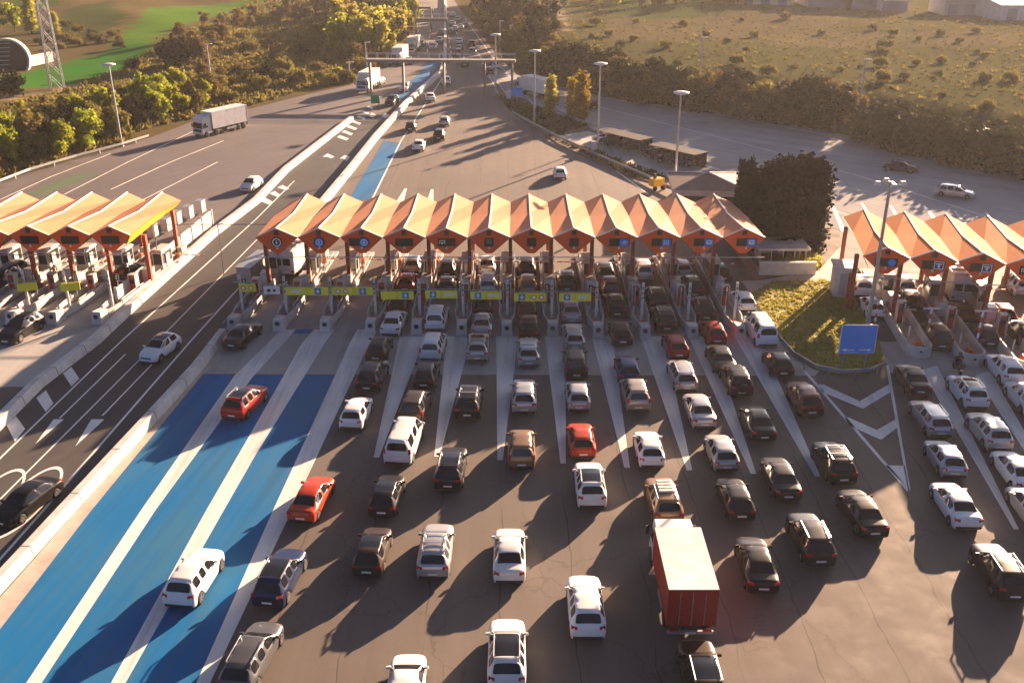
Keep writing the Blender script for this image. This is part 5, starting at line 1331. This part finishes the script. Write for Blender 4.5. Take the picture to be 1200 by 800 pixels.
def rider(loc, rz):
    J = [((0,-.18,.86),.17),((0,-.16,1.12),.165),((0,-.10,1.36),.17),((0,-.07,1.5),.075),((0,-.04,1.62),.09)]
    E_ = [(0,1),(1,2),(2,3),(3,4)]
    def chain(start, pts):
        k = start
        for p, q in pts: J.append((p, q)); E_.append((k, len(J)-1)); k = len(J)-1
    for s in (-1, 1):
        chain(2, [((s*.2,-.08,1.42),.085),((s*.33,.06,1.2),.06),((s*.31,.3,1.1),.042),((s*.31,.37,1.09),.04)])
        chain(0, [((s*.13,-.1,.84),.12),((s*.2,.3,.82),.085),((s*.18,.24,.48),.06),((s*.18,.28,.42),.05),((s*.18,.42,.41),.045)])
    me = bpy.data.meshes.new('person'); me.from_pydata([j[0] for j in J], E_, []); o = bpy.data.objects.new('person', me); COL.objects.link(o)
    md = o.modifiers.new('Skin', 'SKIN'); md.use_smooth_shade = True
    for i, j in enumerate(J): me.skin_vertices[0].data[i].radius = (j[1], j[1])
    me.skin_vertices[0].data[0].use_root = True
    sb = o.modifiers.new('Sub', 'SUBSURF'); sb.levels = 2; sb.render_levels = 2
    me.materials.append(M['black_cloth']); o.location = loc; o.rotation_euler.z = rz
    tag(o, 'person in dark clothes and a helmet riding the black scooter', 'person')
    MB().lathe([(.07,1.49),(.125,1.54),(.145,1.64),(.12,1.74),(.05,1.79)], 18, (0,-.04,0)).build('helmet', M['helmet'], o, True)
    MB().hexa([(-.1,.07,1.6),(.1,.07,1.6),(.09,.105,1.6),(-.09,.105,1.6)], [(-.1,.06,1.69),(.1,.06,1.69),(.08,.09,1.69),(-.08,.09,1.69)]).build('visor', M['glass'], o)
rider(mp, mz)

# ------------------------------------------------------------------ vegetation
def crown_mesh(name, m, lobes, n, size, seed, core=.62, flat=1.0, shape=None):
    """many small leaf-clump faces through a set of lobes, on unit height"""
    rnd = random.Random(seed); mb = MB(); vs = []; fs = []
    tot = sum(l[3]**2 for l in lobes)
    for (cx, cy, cz, r, rz) in lobes:
        for _ in range(int(n*r*r/tot)):
            a = rnd.uniform(0, 2*PI); t = rnd.uniform(-1, 1); q = r*(rnd.uniform(.4, 1.0)**.5)*(1 + rnd.gauss(0, .17))
            s_ = math.sqrt(1-t*t); p = Vector((cx + q*s_*math.cos(a), cy + q*s_*math.sin(a), cz + q*t*rz/r))
            d = Vector((rnd.gauss(0,1), rnd.gauss(0,1), rnd.gauss(0,1)+.5)).normalized(); u = d.orthogonal().normalized(); u.rotate(Matrix.Rotation(rnd.uniform(0,6.28), 3, d)); w = d.cross(u)
            z = size*rnd.uniform(.45, 1.4); o = len(vs)
            vs += [p+u*z, p+w*z*.62+d*z*.2, p-u*z*.9, p-w*z*.62+d*z*.12]; fs.append((o, o+1, o+2, o+3))
    mb.add(vs, fs)
    for (cx, cy, cz, r, rz) in lobes:      # twiggy inner mass
        k = 7
        rows = []
        for i in range(k+1):
            t = -1 + 2*i/k; s_ = math.sqrt(max(0, 1-t*t)); rows.append([(cx + r*core*s_*math.cos(2*PI*j/9)*rnd.uniform(.75,1.15), cy + r*core*s_*math.sin(2*PI*j/9)*rnd.uniform(.75,1.15), cz + rz*core*t) for j in range(9)])
        vv = [p for rr in rows for p in rr]; mb.add(vv, [(i*9+j, i*9+(j+1)%9, (i+1)*9+(j+1)%9, (i+1)*9+j) for i in range(k) for j in range(9)])
    return mb.mesh(name, m, fix=False)
def lobes_round(seed, n=7, spread=.3):
    r = random.Random(seed); out = [(0,0,.56,.2,.3)]
    for i in range(n+4):
        a = 2*PI*i/n + r.uniform(-.6,.6); q = spread*r.uniform(.35,1.35); out.append((q*math.cos(a), q*math.sin(a), r.uniform(.22,.9), r.uniform(.08,.2), r.uniform(.09,.2)))
    return out
def lobes_bush(seed, n=8):
    r = random.Random(seed); out = [(0,0,.42,.36,.42)]
    for i in range(n):
        a = 2*PI*i/n + r.uniform(-.4,.4); q = .45*r.uniform(.5,1.15); out.append((q*math.cos(a), q*math.sin(a), r.uniform(.15,.6), r.uniform(.18,.3), r.uniform(.2,.34)))
    return out
def lobes_column(seed, w=.13):
    r = random.Random(seed)
    return [(r.uniform(-.03,.03), r.uniform(-.03,.03), .16+.82*i/7*.9, w*(1.15-.6*abs(i/7-.35)), .12) for i in range(8)]
def lobes_cyp(seed):
    r = random.Random(seed); out = []
    for k in range(5):
        a = 2*PI*k/5; q = .10; top = r.uniform(.86, .97)
        out += [(q*math.cos(a), q*math.sin(a), .05 + (top-.09)*i/7, .085*(1.1 - .35*max(0, i/7-.6)), .1) for i in range(8)]
    return out
def trunk_mesh(seed, top=.62, r=.022):
    rn = random.Random(seed); mb = MB(); p = Vector((0,0,0)); q = Vector((rn.uniform(-.02,.02), rn.uniform(-.02,.02), top*.5)); e = q + Vector((rn.uniform(-.05,.05), rn.uniform(-.05,.05), top*.45))
    mb.tube(p, q, r*1.3, r*.9, 7).tube(q, e, r*.9, r*.35, 7)
    for i in range(4):
        a = rn.uniform(0, 6.28); s_ = p.lerp(e, rn.uniform(.45,.85)); mb.tube(s_, s_ + Vector((math.cos(a)*.2, math.sin(a)*.2, rn.uniform(.1,.2))), r*.45, r*.15, 5)
    return mb.mesh('trunk', M['bark'])
TREE = {}
for key, m, mk, n, sz in (('green','f_green',lobes_round,1500,.042),('olive','f_olive',lobes_round,1500,.04),('brown','f_brown',lobes_round,1300,.04),('dark','f_dark',lobes_round,1500,.042),('poplar','f_poplar',lobes_round,1300,.042),
        ('bolive','f_olive',lobes_bush,1300,.06),('bbrown','f_brown',lobes_bush,1200,.06),('bdark','f_dark',lobes_bush,1400,.06),('bgreen','f_green',lobes_bush,1200,.06),('bdry','f_dry',lobes_bush,1000,.06),
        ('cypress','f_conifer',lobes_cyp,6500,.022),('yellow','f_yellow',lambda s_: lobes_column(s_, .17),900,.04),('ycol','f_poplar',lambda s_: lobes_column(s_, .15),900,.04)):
    TREE[key] = [(crown_mesh('crown', M[m], mk(s_*13+len(key)), n, sz, s_*31+7), trunk_mesh(s_+3, .3 if key[0] == 'b' and key != 'brown' else .6)) for s_ in range(3)]
TCOUNT = {}
def tree(px, py, key, h, label, group=None, w=1.0, name=None):
    p = on_ground(px, py); cr, tr = random.choice(TREE[key]); bush = key in ('bolive','bbrown','bdark','bgreen','bdry')
    r = empty(name or ('bush' if bush else 'conifer_tree' if key == 'cypress' else 'poplar_tree' if key in ('yellow','ycol') else 'tree'), p - Vector((0,0,.1)), random.uniform(0, 6.28))
    k = h*random.uniform(.95,1.05); r.scale = (k*w, k*w, k)
    put('crown', cr, r); put('stem' if bush else 'trunk', tr, r)
    return tag(r, label, 'bush' if bush else 'tree', group)
def scatter(poly, n, kinds, label, group, seed, mind=2.5, wt=1.0):
    rn = random.Random(seed); P = [Vector((x, y)) for x, y in poly]; done = []; xs = [p.x for p in P]; ys = [p.y for p in P]; tries = 0
    while len(done) < n and tries < n*40:
        tries += 1; x, y = rn.uniform(min(xs), max(xs)), rn.uniform(min(ys), max(ys))
        if not inside(x, y, P): continue
        g = on_ground(x, y)
        if inside(g.x, g.y, ASPH) or any((g-q).length < mind for q in done): continue
        done.append(g); key, h0, h1 = rn.choice(kinds)
        bush = key in ('bolive','bbrown','bdark','bgreen','bdry')
        nm = {'green':'bright green tree','olive':'olive tree','brown':'russet tree','dark':'dark tree','poplar':'yellow green tree','bolive':'olive bush','bbrown':'russet bush','bdark':'dark bush','bgreen':'bright green bush','bdry':'dry straw coloured bush','cypress':'dark conifer','yellow':'yellow poplar','ycol':'slim yellow green poplar'}[key]
        tree(x, y, key, rn.uniform(h0, h1), nm + ' ' + label, nm + ' ' + group, wt)
scatter([(-20,222),(0,207),(40,196),(140,168),(172,150),(236,134),(240,118),(200,120),(150,124),(80,142),(-20,168)], 56, [('green',4.5,6.5),('green',4.5,6.5),('olive',4,6),('brown',3.5,5),('bolive',2.5,3.5),('dark',4,5.5)], 'in the thicket along the left road edge', 'thicket by the left road', 3, 3)
scatter([(245,125),(405,99),(440,84),(400,62),(330,72),(250,98)], 28, [('bbrown',2.5,4),('bolive',2,3.5),('bolive',2.5,4),('bdark',2,3),('bgreen',1.5,2.5),('brown',4,6)], 'on the strip left of the motorway, between white lorry and footbridge', 'strip by the left carriageway', 4, 3)
scatter([(190,70),(240,45),(378,22),(384,92),(250,118),(190,112)], 22, [('bbrown',2.5,4),('bolive',2.5,4),('bolive',2,3.5),('brown',4,5.5),('bdry',2,3.5),('bdark',3,4)], 'on the brown slope left of the gravel track', 'brown slope on the left', 5, 4)
scatter([(398,72),(450,68),(475,50),(484,32),(484,-6),(396,-6),(396,30)], 80, [('poplar',8,12),('poplar',8,12),('green',7,10),('dark',7,9),('bbrown',4,6)], 'in the sunlit wood left of the footbridge', 'wood beside the motorway', 6, 4)
scatter([(553,20),(575,50),(602,80),(645,90),(660,76),(640,30),(610,4),(560,2)], 58, [('dark',7,10),('dark',8,11),('brown',5,8),('olive',5,8),('bbrown',3,5)], 'in the dark grove right of the motorway', 'grove right of the motorway', 8, 4)
def hedge(pts, n, kinds, label, group, seed, jit=6):
    rn = random.Random(seed)
    for i in range(n):
        t = (i+.5)/n*(len(pts)-1); k = min(int(t), len(pts)-2); f = t-k; x = pts[k][0]*(1-f)+pts[k+1][0]*f; y = pts[k][1]*(1-f)+pts[k+1][1]*f - rn.uniform(1, jit)
        key, h0, h1 = rn.choice(kinds); nm = {'dark':'dark tree','brown':'russet tree','olive':'olive tree','bdark':'dark bush','bbrown':'russet bush','bolive':'olive bush','bdry':'dry straw coloured bush'}[key]
        tree(x, y, key, rn.uniform(h0, h1), nm + ' ' + label, nm + ' ' + group, 1.15)
hedge([(628,92),(700,108),(760,118),(850,127),(905,137),(990,154)], 62, [('dark',6,8.5),('brown',6,8),('bdark',4,6),('olive',5.5,7.5)], 'in the hedge along the upper edge of the right ramp', 'hedge along the right ramp', 9)
hedge([(1015,158),(1060,167),(1110,178)], 14, [('bdark',5.5,7.5),('bbrown',4,6),('bdark',5,7)], 'in the big clump right of the slope lamp post', 'clump on the right slope', 10, 14)
hedge([(1135,180),(1210,196),(1290,215)], 13, [('bdark',4.5,6.5),('bolive',4,6),('bdark',5,7)], 'in the clump at the right edge above the ramp', 'clump at the right edge', 11, 16)
scatter([(670,72),(820,80),(1000,120),(1200,165),(1200,40),(1000,20),(760,14),(690,14)], 48, [('bdry',1.0,2.0),('bolive',1.2,2.6),('bolive',1.5,3.4)], 'scattered over the brown field on the right', 'right field', 12, 5)
scatter([(660,12),(900,6),(900,-4),(660,-4)], 26, [('olive',5,8),('bolive',3,5),('green',5,7)], 'at the far top beyond the right field', 'far edge of the right field', 13, 5)
scatter([(60,30),(140,40),(150,66),(70,60),(40,50)], 18, [('bdry',2,3),('bolive',2,3.5),('bbrown',2,3)], 'beside the green field behind the pylon', 'rough ground behind the pylon', 14, 4)
scatter([(300,18),(372,8),(376,22),(250,44),(200,52),(230,34)], 24, [('bolive',2.5,4),('bdry',2,3.5),('brown',4,6)], 'at the head of the brown slope on the left', 'head of the left slope', 15, 4)
for x, y, key, h, w, lb in ((212,80,'bdark',8.5,.95,'big dark round bush on the left slope'), (236,80,'brown',8,1,'russet tree right of the big dark round bush'), (18,38,'green',8,1.0,'yellow green tree left of the pylon, above the tunnel portal'), (38,40,'ycol',11,1.2,'tall yellow green tree left of the pylon'), (67,45,'ycol',7,1.1,'slim yellow green tree right of the pylon'),
        (249,122,'brown',6.5,1.0,'russet tree at the foot of the lamp post above the white lorry'), (156,82,'bdark',3.5,1,'dark bush left of the round bush, at the field edge'), (12,112,'bdark',5,1,'dark green bush at the left edge below the tunnel portal'),
        (646,136,'ycol',7,1.1,'young yellow green poplar on the verge'), (670,139,'yellow',7,.9,'smaller yellow poplar, left of the pair on the verge'), (681,143,'yellow',8.4,1.0,'taller yellow poplar, right of the pair on the verge')):
    tree(x, y, key, h, lb, None, w)
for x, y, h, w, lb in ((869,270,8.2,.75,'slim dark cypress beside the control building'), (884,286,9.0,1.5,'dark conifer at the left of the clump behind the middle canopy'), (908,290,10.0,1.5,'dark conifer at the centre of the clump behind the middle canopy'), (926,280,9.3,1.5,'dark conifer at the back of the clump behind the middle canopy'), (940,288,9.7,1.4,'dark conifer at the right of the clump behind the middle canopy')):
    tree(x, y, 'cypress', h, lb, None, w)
# undergrowth nobody could count
def tufts(name, polys, n, m, s0, s1, seed, label=None, flatland=None, per=7):
    rn = random.Random(seed); mb = MB(); vs = []; fs = []
    Q = [[Vector(p) for p in poly] for poly in polys]; k = 0; tries = 0
    while k < n and tries < n*30:
        tries += 1; poly = rn.choice(Q); x = rn.uniform(min(p.x for p in poly), max(p.x for p in poly)); y = rn.uniform(min(p.y for p in poly), max(p.y for p in poly))
        if not inside(x, y, poly): continue
        if flatland is None:
            g = at(x, y)
            if inside(g.x, g.y, ASPH): continue
            z = terrain(g.x, g.y); c = Vector((g.x, g.y, z))
        else: g = at(x, y); c = Vector((g.x, g.y, flatland))
        k += 1; s_ = rn.uniform(s0, s1)
        for _ in range(per):
            d = Vector((rn.gauss(0,.5), rn.gauss(0,.5), rn.uniform(.3,1))).normalized(); u = d.orthogonal().normalized(); u.rotate(Matrix.Rotation(rn.uniform(0,6.28), 3, d)); o = len(vs)
            b = c + Vector((rn.uniform(-1,1), rn.uniform(-1,1), 0))*s_*.6
            vs += [b-u*s_*.25, b+u*s_*.25, b+d*s_+u*s_*.1, b+d*s_*.9-u*s_*.15]; fs.append((o,o+1,o+2,o+3))
    mb.add(vs, fs); o = mb.build(name, m, fix=False); tag(o, label, kind='stuff'); return o
LEFTP = [(-20,215),(140,168),(172,150),(300,122),(440,82),(480,48),(485,0),(300,0),(190,60),(60,120),(-20,140)]
RIGHTP = [(600,84),(700,108),(850,124),(1000,154),(1220,204),(1220,40),(900,10),(660,10),(600,40)]
tufts('undergrowth', [LEFTP], 4200, M['f_olive'], .5, 1.3, 21, 'low olive undergrowth on the left slopes')
tufts('dry_grass', [LEFTP], 3500, M['f_yel_grass'], .4, 1.1, 22, 'golden dry grass on the left slopes')
tufts('dry_grass', [RIGHTP], 2600, M['f_dry'], .2, .4, 23, 'dry grass of the right field')
tufts('undergrowth', [RIGHTP], 700, M['f_olive'], .3, .7, 24, 'low olive undergrowth of the right field')
tufts('dry_grass', [ISL], 3600, M['f_grass'], .08, .22, 25, 'rough yellow green grass on the island', .1, 6)
tufts('dry_grass', [[(583,112),(650,133),(692,149),(652,160),(600,132)], [(640,159),(700,178),(790,212),(740,208)]], 900, M['f_dry'], .2, .5, 26, 'dry grass on the verges', .1, 6)
tufts('dry_grass', [[(890,322),(960,314),(960,300),(935,298)]], 250, M['f_grass'], .25, .6, 27, 'grass around the low sheds', .0, 6)

# ------------------------------------------------------------------ light, air, camera
AZ, EL = math.radians(35), math.radians(12.2)
sd = Vector((math.sin(AZ)*math.cos(EL), math.cos(AZ)*math.cos(EL), math.sin(EL)))
sl = bpy.data.lights.new('sun', 'SUN'); sl.energy = 5.0; sl.angle = math.radians(.5); sl.color = (1.0, .67, .43)
so = bpy.data.objects.new('sun', sl); COL.objects.link(so); so.rotation_euler = sd.to_track_quat('Z', 'Y').to_euler(); so.location = (60, 100, 60)
wd = bpy.data.worlds.new('World'); S.world = wd; wd.use_nodes = True; nt = wd.node_tree; bg = nt.nodes['Background']
sky = nt.nodes.new('ShaderNodeTexSky'); sky.sky_type = 'NISHITA'; sky.sun_disc = False; sky.sun_elevation = EL; sky.sun_rotation = AZ; sky.air_density = .2; sky.dust_density = 1.0
L(nt, sky.outputs[0], bg.inputs['Color']); bg.inputs['Strength'].default_value = .05
HAZE = 0.00011
if HAZE:
    m = bpy.data.materials.new('haze'); m.use_nodes = True; nt = m.node_tree; nt.nodes.remove(nt.nodes['Principled BSDF'])
    pv = nt.nodes.new('ShaderNodeVolumePrincipled'); pv.inputs['Color'].default_value = (.95,.93,.9,1); pv.inputs['Density'].default_value = HAZE; pv.inputs['Anisotropy'].default_value = .35
    L(nt, pv.outputs[0], nt.nodes['Material Output'].inputs['Volume'])
    tag(MB().box(-4100, 4100, -3100, 5100, -1.1, 46).build('haze', m), kind='stuff')
cam = bpy.data.cameras.new('camera'); co = bpy.data.objects.new('camera', cam); COL.objects.link(co); S.camera = co
cam.sensor_width = 36; cam.lens = 36*F/1200; cam.clip_end = 9000; cam.clip_start = .5
co.location = (0, 0, CH); co.rotation_euler = (PI/2 - TH, 0, 0)
vs_ = S.view_settings; vs_.view_transform = 'Standard'; vs_.look = 'None'; vs_.gamma = 1; vs_.use_curve_mapping = False; vs_.exposure = 2.5
S.cycles.caustics_reflective = False; S.cycles.caustics_refractive = False; S.cycles.volume_bounces = 0; S.cycles.max_bounces = 6; S.cycles.use_denoising = True
